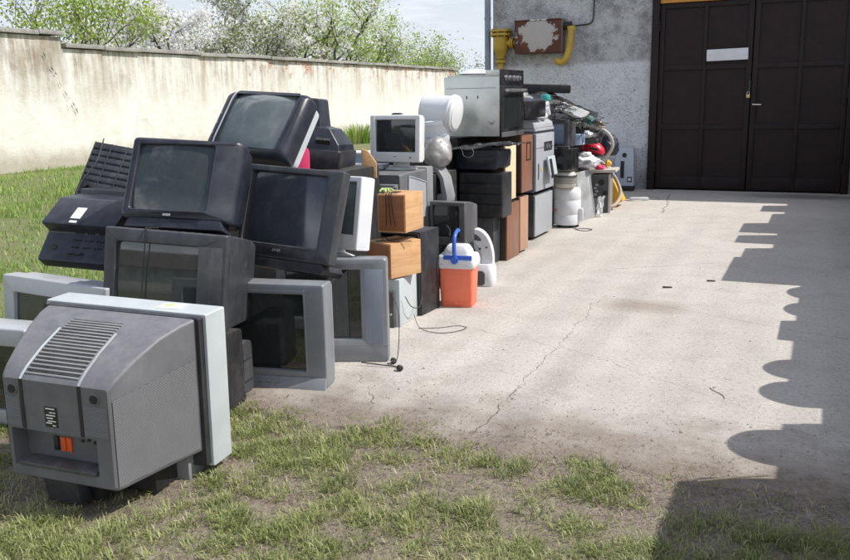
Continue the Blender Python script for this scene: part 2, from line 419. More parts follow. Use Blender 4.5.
def blade_mat(name, cA, cB, cDry):
    m, nt, b = _mat(name); g = G(nt)
    at = g.n('ShaderNodeAttribute'); at.attribute_name = 'rnd'
    col = g.ramp(at.outputs['Fac'], (0., cA), (.6, cB), (.82, cB), (1., cDry))
    dry = g.mr(g.noise(g.pos(), 1.6, 4), .50, .70, 0, .4)
    col = g.mix(dry, col, cDry)
    g.l(col, b.inputs['Base Color']); b.inputs['Roughness'].default_value = .5
    tr = g.n('ShaderNodeBsdfTranslucent'); g.l(col, tr.inputs[0])
    mx = g.n('ShaderNodeMixShader'); mx.inputs[0].default_value = .42
    g.l(b.outputs[0], mx.inputs[1]); g.l(tr.outputs[0], mx.inputs[2])
    g.l(mx.outputs[0], nt.nodes['Material Output'].inputs[0])
    return m
def grass_mesh(name, bases, az, lean, h, wd, mat, rn=None):
    """bent blades: 5 vertices, a quad and a triangle each"""
    N = len(bases); d = np.stack([np.cos(az), np.sin(az), 0*az], 1); sdv = np.stack([-np.sin(az), np.cos(az), 0*az], 1)
    up = np.array([0,0,1.])
    mid = bases + d*(lean*h*.35)[:,None] + up*(h*.6)[:,None]
    tip = bases + d*(lean*h)[:,None] + up*(h*(1-.35*lean))[:,None]
    V = np.empty((N,5,3)); hw = (wd/2)[:,None]
    V[:,0] = bases - sdv*hw; V[:,1] = bases + sdv*hw; V[:,2] = mid + sdv*hw*.75; V[:,3] = mid - sdv*hw*.75; V[:,4] = tip
    me = bpy.data.meshes.new(name)
    me.vertices.add(N*5); me.vertices.foreach_set('co', V.reshape(-1))
    i0 = (np.arange(N)*5)[:,None]
    loops = np.concatenate([i0 + np.array([[0,1,2,3]]), i0 + np.array([[3,2,4]])], 1).reshape(-1)
    me.loops.add(len(loops)); me.loops.foreach_set('vertex_index', loops.astype(np.int32))
    st = np.stack([np.arange(N)*7, np.arange(N)*7+4], 1).reshape(-1); tot = np.tile([4,3], N)
    me.polygons.add(2*N); me.polygons.foreach_set('loop_start', st.astype(np.int32)); me.polygons.foreach_set('loop_total', tot.astype(np.int32))
    me.update(calc_edges=True)
    a = me.attributes.new('rnd', 'FLOAT', 'POINT'); a.data.foreach_set('value', np.repeat(rng.random(N) if rn is None else rn, 5).astype(np.float32))
    me.materials.append(mat)
    o = bpy.data.objects.new(name, me); COL.objects.link(o); return o
TUFT = blade_mat('turf_blades', (.095,.14,.038), (.36,.395,.145), (.66,.60,.40))
LAWN = blade_mat('lawn_blades', (.10,.20,.03), (.30,.45,.085), (.50,.50,.22))

def tufts():
    B, A, LN, H, W, RN = [], [], [], [], [], []
    k = 0
    while k < 4200:
        x = rng.uniform(-4.6, 2.2); y = rng.uniform(.7, 3.42)
        if y > 3.28 + .12*mnoise.noise(Vector((x*2.2, 5, 1))): continue
        dn = .75*mnoise.noise(Vector((x*2.0, y*2.6, 2.))) + .75*mnoise.noise(Vector((x*5.0, y*6, 7.)))
        if x < -1.9 and y < 2.2: dn += .45
        if -.42 < x < .4 and y > 2.95: dn -= .5           # bare soil at the slab corner
        if x > -1.0 and y > 3.05: dn -= .25
        if dn < rng.uniform(-.30, .22) : continue
        k += 1
        if -2.87 < x < -2.11 and 2.05 < y < 2.66 and rng.random() < .7: continue
        s = .55 + .6*rng.random() + .35*max(0, dn)
        nb = int(rng.integers(30, 75)*s); r = .052*s
        a = rng.uniform(0, 2*math.pi, nb); rr = r*np.sqrt(rng.random(nb))
        bx = x + np.cos(a)*rr; by = y + np.sin(a)*rr
        B.append(np.stack([bx, by, np.array([gh(px, py) for px, py in zip(bx, by)])-.004], 1))
        RN.append(np.clip(.62*rng.random()**1.15 + .42*rng.random(nb), 0, 1)); A.append(a + rng.normal(0, .7, nb)); LN.append(rng.uniform(.3, 1.25, nb)); H.append(s*rng.uniform(.014, .052, nb)); W.append(rng.uniform(.0024, .0056, nb))
    # thin scatter between the tufts
    nb = 26000
    bx = rng.uniform(-4.6, 2.0, nb); by = rng.uniform(.8, 3.25, nb)
    RN.append(.35+.65*rng.random(nb)); B.append(np.stack([bx, by, np.full(nb, -.012)], 1)); A.append(rng.uniform(0, 6.28, nb)); LN.append(rng.uniform(.6, 1.6, nb)); H.append(rng.uniform(.012, .035, nb)); W.append(rng.uniform(.002, .005, nb))
    c = np.concatenate
    return grass_mesh('grass', c(B), c(A), c(LN), c(H), c(W), TUFT, c(RN))
def thatch():
    N = 26000; x = rng.uniform(-4.6, 2.0, N); y = rng.uniform(.9, 3.5, N)
    keep = np.array([mnoise.noise(Vector((a*3, b*3, 11.))) for a, b in zip(x, y)]) > rng.uniform(-.6, .3, N); x, y = x[keep], y[keep]; n_ = len(x)
    z = np.array([gh(a, b) if b < 3.2 else .001 for a, b in zip(x, y)])
    return grass_mesh('thatch', np.stack([x, y, z+.001], 1), rng.uniform(0, 6.28, n_), rng.uniform(2.0, 2.7, n_), rng.uniform(.004, .013, n_), rng.uniform(.0018, .0045, n_), THATCH)
THATCH = blade_mat('dead_thatch', (.10,.072,.05), (.26,.205,.13), (.52,.45,.30))
tag(thatch(), 'dead straw and bits of dry stalk lying on the bare soil', 'straw', kind='stuff')
tag(tufts(), 'patchy tufts of pale green grass on bare soil in the foreground', 'grass', kind='stuff')
def lawn():
    N = 120000
    x = -3.6 - 12.8*rng.random(N)**1.15; y = rng.uniform(1.6, 22, N)
    keep = (y < 4.6 - x*.9) & ~((x > -4.3) & (y > 3.3)) & ((y < 3.0) | (x < -4.2))
    x, y = x[keep], y[keep]; nb = len(x)
    cl = np.array([mnoise.noise(Vector((a*.8, b*.8, 4.))) + .6*mnoise.noise(Vector((a*2.6, b*2.6, 8.))) for a, b in zip(x, y)])
    k2 = cl > rng.uniform(-.9, .25, nb); x, y, cl = x[k2], y[k2], cl[k2]; nb = len(x)
    h = (.03 + .085*rng.random(nb)**1.5)*(1 + .9*np.clip(cl, -.4, 1)) * np.where(x < -9, 1.25, .8)
    return grass_mesh('lawn', np.stack([x, y, np.full(nb, -.02)], 1), rng.uniform(0, 6.28, nb), rng.uniform(.15, .9, nb), h, rng.uniform(.006, .014, nb), LAWN)
tag(lawn(), 'taller green grass growing between the appliance pile and the plaster wall', 'grass', kind='stuff')

# pebbles, clods and dead leaves
pb = MB()
for i in range(800):
    if i < 560: x, y = rng.uniform(-2.4, .9), rng.uniform(2.95, 3.9)
    else: x, y = rng.uniform(-2.2, .9), 3.3 + 9.5*rng.random()**1.6
    r = rng.uniform(.0015, .0055) * (1.6 if rng.random() < .06 else 1); z = r*.3
    if x < -2.1 and y > 3.4: continue
    vs = []
    for (a, b, c) in ((1,0,0),(0,1,0),(-1,0,0),(0,-1,0),(0,0,1),(0,0,-1)):
        k = rng.uniform(.6, 1.2); vs.append((x+a*r*k*1.3, y+b*r*k, z+c*r*k*.8))
    pb.add(vs, [(0,1,4),(1,2,4),(2,3,4),(3,0,4),(1,0,5),(2,1,5),(3,2,5),(0,3,5)])
tag(pb.build('pebbles', plastic('pebble_stone', (.30,.26,.22), .9, .4, .2), fixn=False), 'loose pebbles and crumbs of concrete scattered over the slab edge', 'pebbles', kind='stuff')

tw = MB()
tw.tube(wire([(-.34,3.18,.012), (-.22,3.24,.02), (-.10,3.32,.016)]), [.004]*13, 5)
tag(tw.build('twig', M['cream_wood']), 'pale dry twig lying in the shade at the slab edge', 'twig')
tw = MB(); tw.tube(wire([(-.43,4.33,.002), (-.40,4.28,.004), (-.36,4.24,.002), (-.345,4.19,.002)]), .0017, 5)
tag(tw.build('twig', M['bark']), 'dark curled twig lying on sunlit concrete beside the shadow', 'twig')
for (x, y, s_, lb) in ((-1.0, 6.6, .05, 'small brown chip of bark on the concrete, nearer the pile'), (-.72, 6.95, .045, 'small brown chip of bark on the concrete, farther towards the garage door')):
    q = MB(); q.obox((x, y, .006), (s_*1.4, s_*.5, .008), (5, 3, 20))
    tag(q.build('bark_chip', M['bark'], bevel=.003), lb, 'bark chip')

# ------------------------------------------------------------------ boundary wall
def plaster_mat():
    m, nt, b = _mat('old_plaster'); g = G(nt); p = g.pos(); s = g.sep(p)
    n1 = g.noise(p, .5, 6, .6); n2 = g.noise(p, 2.4, 7, .7); n3 = g.noise(p, 22, 5, .7)
    base = g.ramp(n1, (.3, (.655,.635,.575)), (.55, (.715,.70,.645)), (.75, (.765,.755,.71)))
    base = g.mix(g.mr(n2, .48, .70, 0, .5), base, (.54,.50,.42))
    top = g.mr(s[2], 1.1, 2.75, 0, 1)
    st = g.noise(g.mapv(p, (1,.9,.10)), 1.7, 6, .65, .4)
    k = g.math('MULTIPLY', g.mr(st, .49, .60), g.math('POWER', top, 1.1))
    msk = g.mr(g.noise(g.mapv(p, (1,.32,.2)), 1.3, 4, .6), .42, .56, .15, 1)
    base = g.mix(g.math('MULTIPLY', g.math('MULTIPLY', k, msk), .95), base, (.31,.255,.185))
    st2 = g.noise(g.mapv(p, (1,1.4,.14), (0,3.7,0)), 1.9, 6, .65, .4)
    k2 = g.math('MULTIPLY', g.mr(st2, .52, .62), g.math('POWER', top, 1.1))
    base = g.mix(g.math('MULTIPLY', g.math('MULTIPLY', k2, msk), .75), base, (.40,.32,.19))
    st3 = g.noise(g.mapv(p, (1,5.,.25), (0,9,0)), 2.2, 5, .6)
    k3 = g.math('MULTIPLY', g.mr(st3, .45, .62), g.mr(s[2], 1.2, 2.85, 0, .9))
    base = g.mix(g.math('MULTIPLY', k3, g.mr(n2, .4, .6, .2, .9)), base, (.27,.25,.215))
    st4 = g.noise(g.mapv(p, (1,1.25,.13), (0,1.6,0)), 1.8, 6, .62, .5)
    k4 = g.math('MULTIPLY', g.math('MULTIPLY', g.mr(st4, .50, .60), g.mr(s[2], 1.5, 2.5, 0, 1)), g.mr(s[1], 17, 24, .85, .25))
    base = g.mix(g.math('MULTIPLY', k4, g.mr(n2, .38, .62, .45, 1)), base, (.25,.205,.145))
    # bricks showing where plaster fell
    br = g.n('ShaderNodeTexBrick'); br.offset = .5
    br.inputs['Color1'].default_value = (.40,.17,.11,1); br.inputs['Color2'].default_value = (.48,.25,.18,1); br.inputs['Mortar'].default_value = (.55,.49,.40,1)
    br.inputs['Scale'].default_value = 1.; br.inputs['Mortar Size'].default_value = .012; br.inputs['Brick Width'].default_value = .25; br.inputs['Row Height'].default_value = .075
    cb = g.n('ShaderNodeCombineXYZ'); g.l(s[1], cb.inputs[0]); g.l(s[2], cb.inputs[1]); g.l(cb.outputs[0], br.inputs['Vector'])
    reg = g.math('MULTIPLY', g.mr(s[1], 20, 25, 0, 1), g.mr(s[2], 2.0, 2.72, 0, 1))
    fal = g.mr(g.math('ADD', n2, g.math('MULTIPLY', reg, .15)), .675, .69)
    fal = g.math('MULTIPLY', fal, g.mr(s[2], 1.9, 2.3, 0, 1))
    base = g.mix(fal, base, br.outputs['Color'])
    # dirty foot
    ft = g.mr(g.math('ADD', s[2], g.math('MULTIPLY', n2, -.5)), -.1, .35, .75, 0)
    base = g.mix(ft, base, (.33,.29,.22))
    ck = g.math('MULTIPLY', g.mr(g.vor(g.mapv(g.mix(.12, p, g.n('ShaderNodeTexNoise').outputs['Color']), (1,.5,.6)), 1.3, 'DISTANCE_TO_EDGE'), .002, .007, 1, 0), g.mr(n1, .56, .64, 0, .35))
    base = g.mix(ck, base, (.28,.23,.17))
    g.l(base, b.inputs['Base Color']); b.inputs['Roughness'].default_value = .95
    h = g.math('SUBTRACT', g.math('ADD', g.math('MULTIPLY', n2, 1.), g.math('MULTIPLY', n3, .3)), g.math('MULTIPLY', fal, .8))
    g.l(g.bump(h, .5, .05), b.inputs['Normal'])
    return m
def coping_mat():
    m, nt, b = _mat('mossy_coping'); g = G(nt); p = g.pos()
    n1 = g.noise(p, 2, 7, .7); n2 = g.noise(p, 20, 5, .7)
    base = g.ramp(n1, (.3, (.20,.195,.18)), (.5, (.32,.31,.285)), (.7, (.42,.405,.37)))
    base = g.mix(g.mr(n2, .5, .7, 0, .6), base, (.10,.095,.075))
    g.l(base, b.inputs['Base Color']); b.inputs['Roughness'].default_value = .95
    g.l(g.bump(g.math('ADD', n1, n2), .6, .03), b.inputs['Normal']); return m
PL, CP = plaster_mat(), coping_mat()
wl = thing('boundary_wall', 'long cream plaster wall with rust stains, exposed bricks and concrete coping', 'wall', (-16.5, 20, 0))
def wallbox(y0, y1, h):
    q = MB((-16.5, 20, 0)); ny = int((y1-y0)/.5); nz = 6
    def f(u, v):
        y = y0+(y1-y0)*u; z = -.3 + (h+.3)*v
        return (-16.5 + .03*mnoise.noise(Vector((y*.5, z*.8, 1))), y, z)
    q.surf(f, ny, nz)
    q.add([(-16.5,y0,-.3),(-16.9,y0,-.3),(-16.9,y0,h),(-16.5,y0,h)], [(0,1,2,3)])
    q.add([(-16.5,y1,-.3),(-16.9,y1,-.3),(-16.9,y1,h),(-16.5,y1,h)], [(3,2,1,0)])
    q.add([(-16.9,y0,-.3),(-16.9,y1,-.3),(-16.9,y1,h),(-16.9,y0,h)], [(3,2,1,0)])
    q.add([(-16.5,y0,h),(-16.5,y1,h),(-16.9,y1,h),(-16.9,y0,h)], [(0,1,2,3)])
    return q.build('plaster_wall', PL, wl, fixn=False)
wallbox(2, 15.56, 3.03); wallbox(15.562, 39.8, 2.77)
def coping(y0, y1, z, step):
    q = MB((-16.5, 20, 0)); y = y0
    while y < y1-.05:
        e = min(y1, y + step*rng.uniform(.85, 1.1)); dz = rng.normal(0, .008); dx = rng.normal(0, .01)
        q.box(-16.98+dx, -16.40+dx, y+.004, e-.004, z+dz, z+.10+dz); y = e
    return q.build('coping', CP, wl, bevel=.012)
coping(2, 15.62, 3.05, 1.3); coping(15.63, 39.85, 2.785, 1.2)
ck = MB((-16.5, 20, 0))
cy = (14.95,2.66)
for i in range(13):
    dy, dz = abs(rng.normal(.085,.05)), -abs(rng.normal(.115,.05)); e = (cy[0]+dy, cy[1]+dz)
    if i % 3 != 1:
        wd = rng.uniform(.006, .02); k_ = rng.uniform(.3, 1.)
        mz = (cy[1]+e[1])/2+rng.normal(0,.02); my = (cy[0]+e[0])/2
        ck.add([(-16.455,cy[0],cy[1]),(-16.455,my-wd,mz),(-16.455,e[0],e[1]),(-16.455,my+wd,mz+.01)], [(0,1,2,3)])
    cy = e
ck.build('crack', flat('crack_dark', (.06,.05,.04), .9), wl, fixn=False)

# ------------------------------------------------------------------ garage building
def render_wall_mat():
    m, nt, b = _mat('pebbledash'); g = G(nt); p = g.pos(); s = g.sep(p)
    n1 = g.noise(p, .9, 6, .6); n2 = g.noise(p, 4.5, 7, .75); n3 = g.noise(g.mapv(p, (1,1,1.5), rot=(0,.6,0)), 24, 6, .78, 1.0); v = g.vor(p, 34)
    base = g.ramp(n1, (.3, (.80,.81,.87)), (.7, (.90,.91,.95)))
    hi = g.mr(g.math('ADD', s[2], g.math('MULTIPLY', n1, .25)), 2.02, 2.08, 0, 1)     # older, sootier coat above
    base = g.mix(hi, base, g.ramp(n1, (.3, (.52,.52,.54)), (.7, (.74,.735,.75))))
    soot = g.math('MULTIPLY', g.mr(n2, .44, .66), g.math('ADD', g.math('MULTIPLY', hi, .65), .16))
    base = g.mix(g.math('MULTIPLY', soot, .8), base, (.17,.165,.17))
    sp = g.math('MULTIPLY', g.mr(n3, .52, .62), g.mr(n2, .38, .58, .15, .85))
    base = g.mix(sp, base, (.17,.17,.19))
    base = g.mix(g.mr(v, .0, .25, .3, 0), base, (.80,.80,.84))
    foot = g.mr(g.math('ADD', s[2], g.math('MULTIPLY', n2, -.5)), -.1, .3, .6, 0)
    base = g.mix(foot, base, (.14,.13,.125))
    g.l(base, b.inputs['Base Color']); b.inputs['Roughness'].default_value = .95
    g.l(g.bump(g.math('ADD', g.math('MULTIPLY', n3, 1.), g.math('MULTIPLY', v, -.7)), 1., .03), b.inputs['Normal'])
    return m
RW = render_wall_mat()
bl = thing('garage_building', 'grey pebbledash garage building with a wide dark double door', 'building', (-1, 13.7, 0))
BO = (-1, 13.7, 0)
q = MB(BO)
X0, X1, DL, DR, DT, HH = -5.0, 9.0, -2.45, .385, 2.905, 4.3
q.box(X0, DL, 13.7, 14.0, -.2, HH); q.box(DR, X1, 13.7, 14.0, -.2, HH); q.box(DL, DR, 13.7, 14.0, DT, HH)
q.box(X0, X0+.3, 14.0, 24, -.2, HH); q.box(X1-.3, X1, 14.0, 24, -.2, HH); q.box(X0, X1, 24, 24.3, -.2, HH)
q.build('wall', RW, bl)
q = MB(BO)
q.prism([(13.5,4.16),(13.5,4.30),(19,6.6),(24.5,4.30),(24.5,4.16),(19,6.4)], 0, X0-.25, X1+.25)
q.build('roof', plastic('roof_tile', (.30,.12,.07), .8, .3, .2), bl)
q = MB(BO); q.box(DL, DR, 13.9, 13.95, 0, DT); q.build('door_lining', M['rubber'], bl)
def door_mat():
    m = plastic('brown_black_paint', (.0180,.0100,.0105), .55, .45, .08, dustcol=(.08,.06,.06), spec=.25); return m
DM = door_mat()
for (a, b_) in ((DL+.005, DL+.115), (DR-.10, DR-.005)):
    q = MB(BO); q.box(a, b_, 13.62, 13.84, 0, DT); q.build('door_jamb', DM, bl, bevel=.006)
q = MB(BO); q.box(DL+.12, DR-.105, 13.64, 13.82, 2.772, DT); q.build('lintel_board', wood('orange_board', (.42,.16,.03), (.62,.27,.05), 1., .6, 0), bl, bevel=.004)
mid = -1.0
for (a, b_) in ((DL+.12, mid-.008), (mid+.008, DR-.105)):
    q = MB(BO)
    q.box(a, b_, 13.70, 13.74, .03, 2.765)
    dl = q.build('door_leaf', DM, bl)
    q = MB(BO); wd = .055
    for (x0, x1) in ((a, a+.07), (b_-.07, b_), ((a+b_)/2-.025, (a+b_)/2+.025)):
        q.box(x0, x1, 13.668, 13.70, .03, 2.765)
    for zc in (.12, .955, 1.83, 2.728):
        t_ = .09 if zc == .12 else .035
        q.box(a+.071, (a+b_)/2-.026, 13.672, 13.70, zc-t_, zc+t_); q.box((a+b_)/2+.026, b_-.071, 13.672, 13.70, zc-t_, zc+t_)
    q.build('door_ribs', plastic('door_rib_paint', (.0165,.0098,.0102), .55, .4, .10, dustcol=(.12,.11,.11), spec=.25), dl, bevel=.005)
for x in (DL+.118, DR-.103):
    for z in (.35, 1.42, 2.45):
        q = MB(BO); q.tube([(x,13.655,z-.07),(x,13.655,z+.07)], .016, 10); q.build('hinge', DM, bl)
q = MB(BO); q.tube([(-.955,13.67,1.285),(-.955,13.62,1.285)], .009, 8); q.obox((-.905,13.618,1.278), (.125,.016,.018), (0,2,0)); q.build('door_handle', M['steel'], bl, bevel=.003)
q = MB(BO); q.box(-1.03,-1.005,13.655,13.668,1.38,1.62); q.build('hasp', M['black'], bl, bevel=.003)
pdl = thing('padlock', 'small brass padlock hanging from the hasp of the garage door', 'padlock', (-1.03, 13.64, 1.36))
q = MB((-1.03,13.64,1.36)); q.box(-1.055,-1.005,13.628,13.652,1.375,1.425); q.build('body', plastic('brass', (.55,.43,.19), .35, .1, .1, metallic=.6), pdl, bevel=.006)
q = MB((-1.03,13.64,1.36)); q.tube([(-1.046,13.64,1.425),(-1.046,13.64,1.452),(-1.03,13.64,1.466),(-1.014,13.64,1.452),(-1.014,13.64,1.425)], .005, 8); q.build('shackle', M['steel'], pdl)
q = MB(); q.obox((-1.35,13.655,2.0), (.575,.02,.165), (0,-1.0,0)); q.obox((-1.6,13.645,2.0), (.02,.02,.02)); q.obox((-1.1,13.645,2.0), (.02,.02,.02))
tag(q.build('blank_sign', plastic('sign_white', (.62,.63,.66), .5, .08, .15), bevel=.002), 'blank white sign plate on the left leaf of the garage door', 'sign')
q = MB(BO); q.tube([(-5.07,13.64,-.1),(-5.07,13.64,4.2)], .05, 14)
for z in (1.2, 2.7, 3.9): q.lathe([(.056,-.02),(.056,.02)], (-5.07,13.64,z), 14)
q.build('downpipe', M['drainpipe'], bl)
q = MB(BO); q.tube(wire([(-4.1,13.68,2.50),(-3.5,13.68,2.53),(-3.38,13.68,2.56),(-3.345,13.68,2.68),(-3.34,13.68,3.2),(-3.34,13.68,4.2)], 4), .012, 8); q.build('conduit', M['charcoal'], bl)
# gas cabinet and yellow pipework
def rust_mat():
    m, nt, b = _mat('rusty_peeling_paint'); g = G(nt); c = g.coord(); s = g.sep(c)
    n1 = g.noise(c, 7, 7, .7); n2 = g.noise(c, 40, 4, .7)
    rust = g.ramp(n1, (.3, (.045,.014,.010)), (.6, (.115,.033,.02)), (.8, (.20,.065,.035)))
    dx = g.math('MULTIPLY', s[0], 1/.27); dz = g.math('MULTIPLY', g.math('SUBTRACT', s[2], .27), 1/.20)
    r = g.math('SQRT', g.math('ADD', g.math('MULTIPLY', dx, dx), g.math('MULTIPLY', dz, dz)))
    k = g.mr(g.math('ADD', r, g.math('MULTIPLY', g.math('SUBTRACT', n1, .5), 1.9)), 1.10, 1.17, 1, 0)
    fr_ = g.mr(s[1], -.245, -.235, 1, 0)
    base = g.mix(g.math('MULTIPLY', k, fr_), rust, g.mix(g.mr(n2, .45, .7, 0, .3), (.80,.80,.78), (.6,.54,.46)))
    side = g.mr(s[0], .378, .382)
    base = g.mix(g.math('MULTIPLY', side, .8), base, (.36,.34,.31))
    g.l(base, b.inputs['Base Color']); b.inputs['Roughness'].default_value = .7
    g.l(g.bump(g.math('ADD', k, g.math('MULTIPLY', n2, .3)), .4, .004), b.inputs['Normal']); return m
gb = thing('gas_meter_cabinet', 'rusty gas meter cabinet with peeling white paint on the building wall', 'gas cabinet', (-4.17, 13.69, 2.12))
q = MB(); q.box(-.38, .38, -.24, 0, 0, .49); q.build('cabinet', rust_mat(), gb, bevel=.006)
q = MB(); q.box(-.385,.385,-.25,.0,.493,.51); q.build('lid', rust_mat(), gb, bevel=.003)
q = MB(); q.tube([(.38,-.1,.40),(.50,-.1,.40)], .065, 14); q.build('pipe_socket', M['rubber'], gb)
gp = thing('gas_pipe', 'thick yellow gas pipe with flanged valve left of the rusty cabinet', 'pipe', (-4.84, 13.62, 1.9))
q = MB(); q.tube([(0,0,-1.95),(0,0,.12)], .045, 14); q.lathe([(.045,-.02),(.09,0),(.09,.03),(.05,.05)], (0,0,.1), 16); q.build('riser', M['gaspaint'], gp)
q = MB(); q.lathe([(.06,0),(.075,.06),(.10,.1),(.12,.18),(.12,.34),(.09,.36)], (0,0,.16), 20); q.build('valve_body', M['gaspaint'], gp)
q = MB(); q.lathe([(.17,0),(.17,.035),(.10,.04),(.10,.055),(.17,.06),(.17,.09)], (0,0,.52), 20)
for k in range(8): q.lathe([(.014,0),(.014,.13)], (.145*math.cos(k*.785),.145*math.sin(k*.785),.50), 6)
q.build('flange', M['gaspaint'], gp)
q = MB(); q.tube([(.1,0,.40),(.28,0,.40)], .045, 14); q.lathe([(.085,0),(.085,.025),(.06,.03),(.085,.035),(.085,.06)], (.16,0,.40), 16, (1,0,0)); q.build('branch', M['gaspaint'], gp)
gp2 = thing('gas_pipe', 'yellow hooked gas pipe right of the rusty cabinet', 'pipe', (-3.72, 13.56, 2.1))
q = MB(); q.tube(wire([(.06,.0,.38),(.055,-.02,.30),(.03,-.03,.05),(-.02,-.03,-.09),(-.10,-.03,-.13),(-.17,-.03,-.09)], 6), .052, 14); q.build('bend', M['gaspaint'], gp2)
q = MB(); q.lathe([(.066,-.03),(.066,.03)], (.06,-.005,.38), 14); q.build('collar', M['gaspaint'], gp2)

# ------------------------------------------------------------------ trees behind the wall
def leaf_mat(name, a, b_, tr=.4):
    m, nt, b = _mat(name); g = G(nt)
    at = g.n('ShaderNodeAttribute'); at.attribute_name = 'rnd'
    col = g.ramp(at.outputs['Fac'], (0, a), (1, b_)); g.l(col, b.inputs['Base Color']); b.inputs['Roughness'].default_value = .55
    t = g.n('ShaderNodeBsdfTranslucent'); g.l(col, t.inputs[0]); mx = g.n('ShaderNodeMixShader'); mx.inputs[0].default_value = tr
    g.l(b.outputs[0], mx.inputs[1]); g.l(t.outputs[0], mx.inputs[2]); g.l(mx.outputs[0], nt.nodes['Material Output'].inputs[0]); return m
LF = {'spring': leaf_mat('spring_leaves', (.22,.34,.05), (.48,.58,.12)), 'olive': leaf_mat('olive_leaves', (.15,.19,.06), (.33,.36,.15)),
      'blossom': leaf_mat('white_blossom', (.86,.85,.84), (.98,.97,.97), .5), 'bushy': leaf_mat('bush_leaves', (.07,.11,.03), (.20,.24,.08))}
def leaf_cloud(name, pts, size, mat, parent, spread, seed):
    rg = np.random.default_rng(seed); P = np.array(pts); N = len(P)
    P = P + rg.normal(0, spread, (N,3))
    a = rg.normal(0,1,(N,3)); a /= np.linalg.norm(a,axis=1)[:,None]
    b = rg.normal(0,1,(N,3)); b -= a*(a*b).sum(1)[:,None]; b /= np.linalg.norm(b,axis=1)[:,None]
    s = (size*rg.uniform(.6,1.3,N))[:,None]
    V = np.stack([P-a*s, P+b*s*.55, P+a*s, P-b*s*.55], 1)
    me = bpy.data.meshes.new(name); me.vertices.add(4*N); me.vertices.foreach_set('co', V.reshape(-1))
    me.loops.add(4*N); me.loops.foreach_set('vertex_index', np.arange(4*N, dtype=np.int32))
    me.polygons.add(N); me.polygons.foreach_set('loop_start', (np.arange(N)*4).astype(np.int32)); me.polygons.foreach_set('loop_total', np.full(N,4,np.int32))
    me.update(calc_edges=True)
    at = me.attributes.new('rnd','FLOAT','POINT'); at.data.foreach_set('value', np.repeat(rg.random(N),4).astype(np.float32))
    me.materials.append(mat); o = bpy.data.objects.new(name, me); COL.objects.link(o); o.parent = parent; return o
def make_tree(name, label, loc, seed, height, crown_r, leaves, trunk_r=.14, trunk_h=1.4, lean=(0,0), up=.35, depth=4, cat='tree', group=None, fork=3):
    rd = random.Random(seed); t = thing(name, label, cat, loc, (0,0,0), group)
    wd = MB(); tips = []
    def grow(p, d, ln, r, lv):
        pts = [p]; rs = [r]; q = p.copy(); dd = d.copy(); k = 4
        for i in range(k):
            dd = (dd + Vector((rd.gauss(0,.2), rd.gauss(0,.2), rd.gauss(0,.14)+up*.12))).normalized()
            q = q + dd*(ln/k); pts.append(q.copy()); rs.append(r*(1-.45*(i+1)/k))
            if lv >= depth-2:
                for _ in range(2): tips.append(q + Vector((rd.gauss(0,.05),)*3))
        wd.tube(pts, rs, 6 if lv < 2 else 4)
        if lv >= depth: tips.extend([q.copy()]*3); return
        for j in range(fork if lv else fork+2):
            a = rd.uniform(0, 2*math.pi); tilt = rd.uniform(.35, .95)
            side = Vector((math.cos(a), math.sin(a), 0)); nd = (dd*math.cos(tilt) + side*math.sin(tilt)*1.1 + Vector((0,0,up*.4))).normalized()
            k0 = rd.choice((2,3,4,4)); grow(pts[k0], nd, ln*rd.uniform(.6,.85), rs[k0]*.72, lv+1)
    L0 = (height-trunk_h)*.36
    base = Vector((0,0,-.1)); tp = Vector((lean[0], lean[1], trunk_h))
    wd.tube([base, base.lerp(tp,.5)+Vector((.04,.02,0)), tp], [trunk_r*1.25, trunk_r, trunk_r*.85], 9)
    for j in range(fork+1):
        a = j*2*math.pi/(fork+1)+rd.uniform(-.4,.4)
        grow(tp, Vector((math.cos(a)*crown_r, math.sin(a)*crown_r, rd.uniform(.7,1.5))).normalized(), L0*rd.uniform(.9,1.2), trunk_r*.6, 1)
    wd.build('trunk', M['bark'], t, fixn=False)
    for i, (nm, mat, cnt, size, spr) in enumerate(leaves):
        # clumped: choose a subset of tips and cluster around them
        ch = [rd.choice(tips) for _ in range(max(1, cnt//14))]
        pts = [c for c in ch for _ in range(14)]
        leaf_cloud(nm, pts, size, LF[mat], t, spr, seed*7+i)
    return t
make_tree('leafy_tree', 'young tree with fresh yellow-green leaves behind the stepped part of the wall', (-19.2, 18.6, 0), 3, 5.6, .8, [('crown','spring',3600,.055,.18)], .10, 1.6, up=.5)
make_tree('blossom_tree', 'tree thick with white blossom, second from the left behind the wall', (-20.0, 23.2, 0), 5, 6.0, 1., [('crown','blossom',17000,.06,.12),('leaves','olive',1700,.05,.18)], .14, 1.4)
make_tree('blossom_tree', 'white blossom tree mixed with darker olive leaves, behind the middle of the wall', (-19.6, 26.6, 0), 8, 6.2, 1., [('crown','olive',7500,.05,.18),('blossom','blossom',6000,.055,.11)], .14, 1.4)
make_tree('blossom_tree', 'open tree with bare dark limbs and few blossoms behind the wall', (-19.4, 31.4, 0), 12, 6.6, 1.1, [('crown','spring',6000,.055,.2),('blossom','blossom',5200,.06,.11)], .30, 1.3)
make_tree('blossom_tree', 'rightmost blossom tree, thin green and white spray against the sky', (-19.6, 36.2, 0), 21, 6.4, 1.1, [('crown','spring',4800,.06,.22),('blossom','blossom',4200,.06,.13)], .15, 1.3)
make_tree('bare_tree', 'greyish twiggy tree far behind the leftmost wall top', (-25, 22.5, 0), 33, 6.4, 1., [('crown','bushy',1800,.05,.2)], .12, 1.4, depth=4)
make_tree('bare_tree', 'tangled grey tree standing behind the blossom trees', (-26, 36, 0), 37, 7.2, 1.1, [('crown','olive',3600,.06,.25),('blossom','blossom',6500,.06,.16)], .14, 1.4, depth=4)
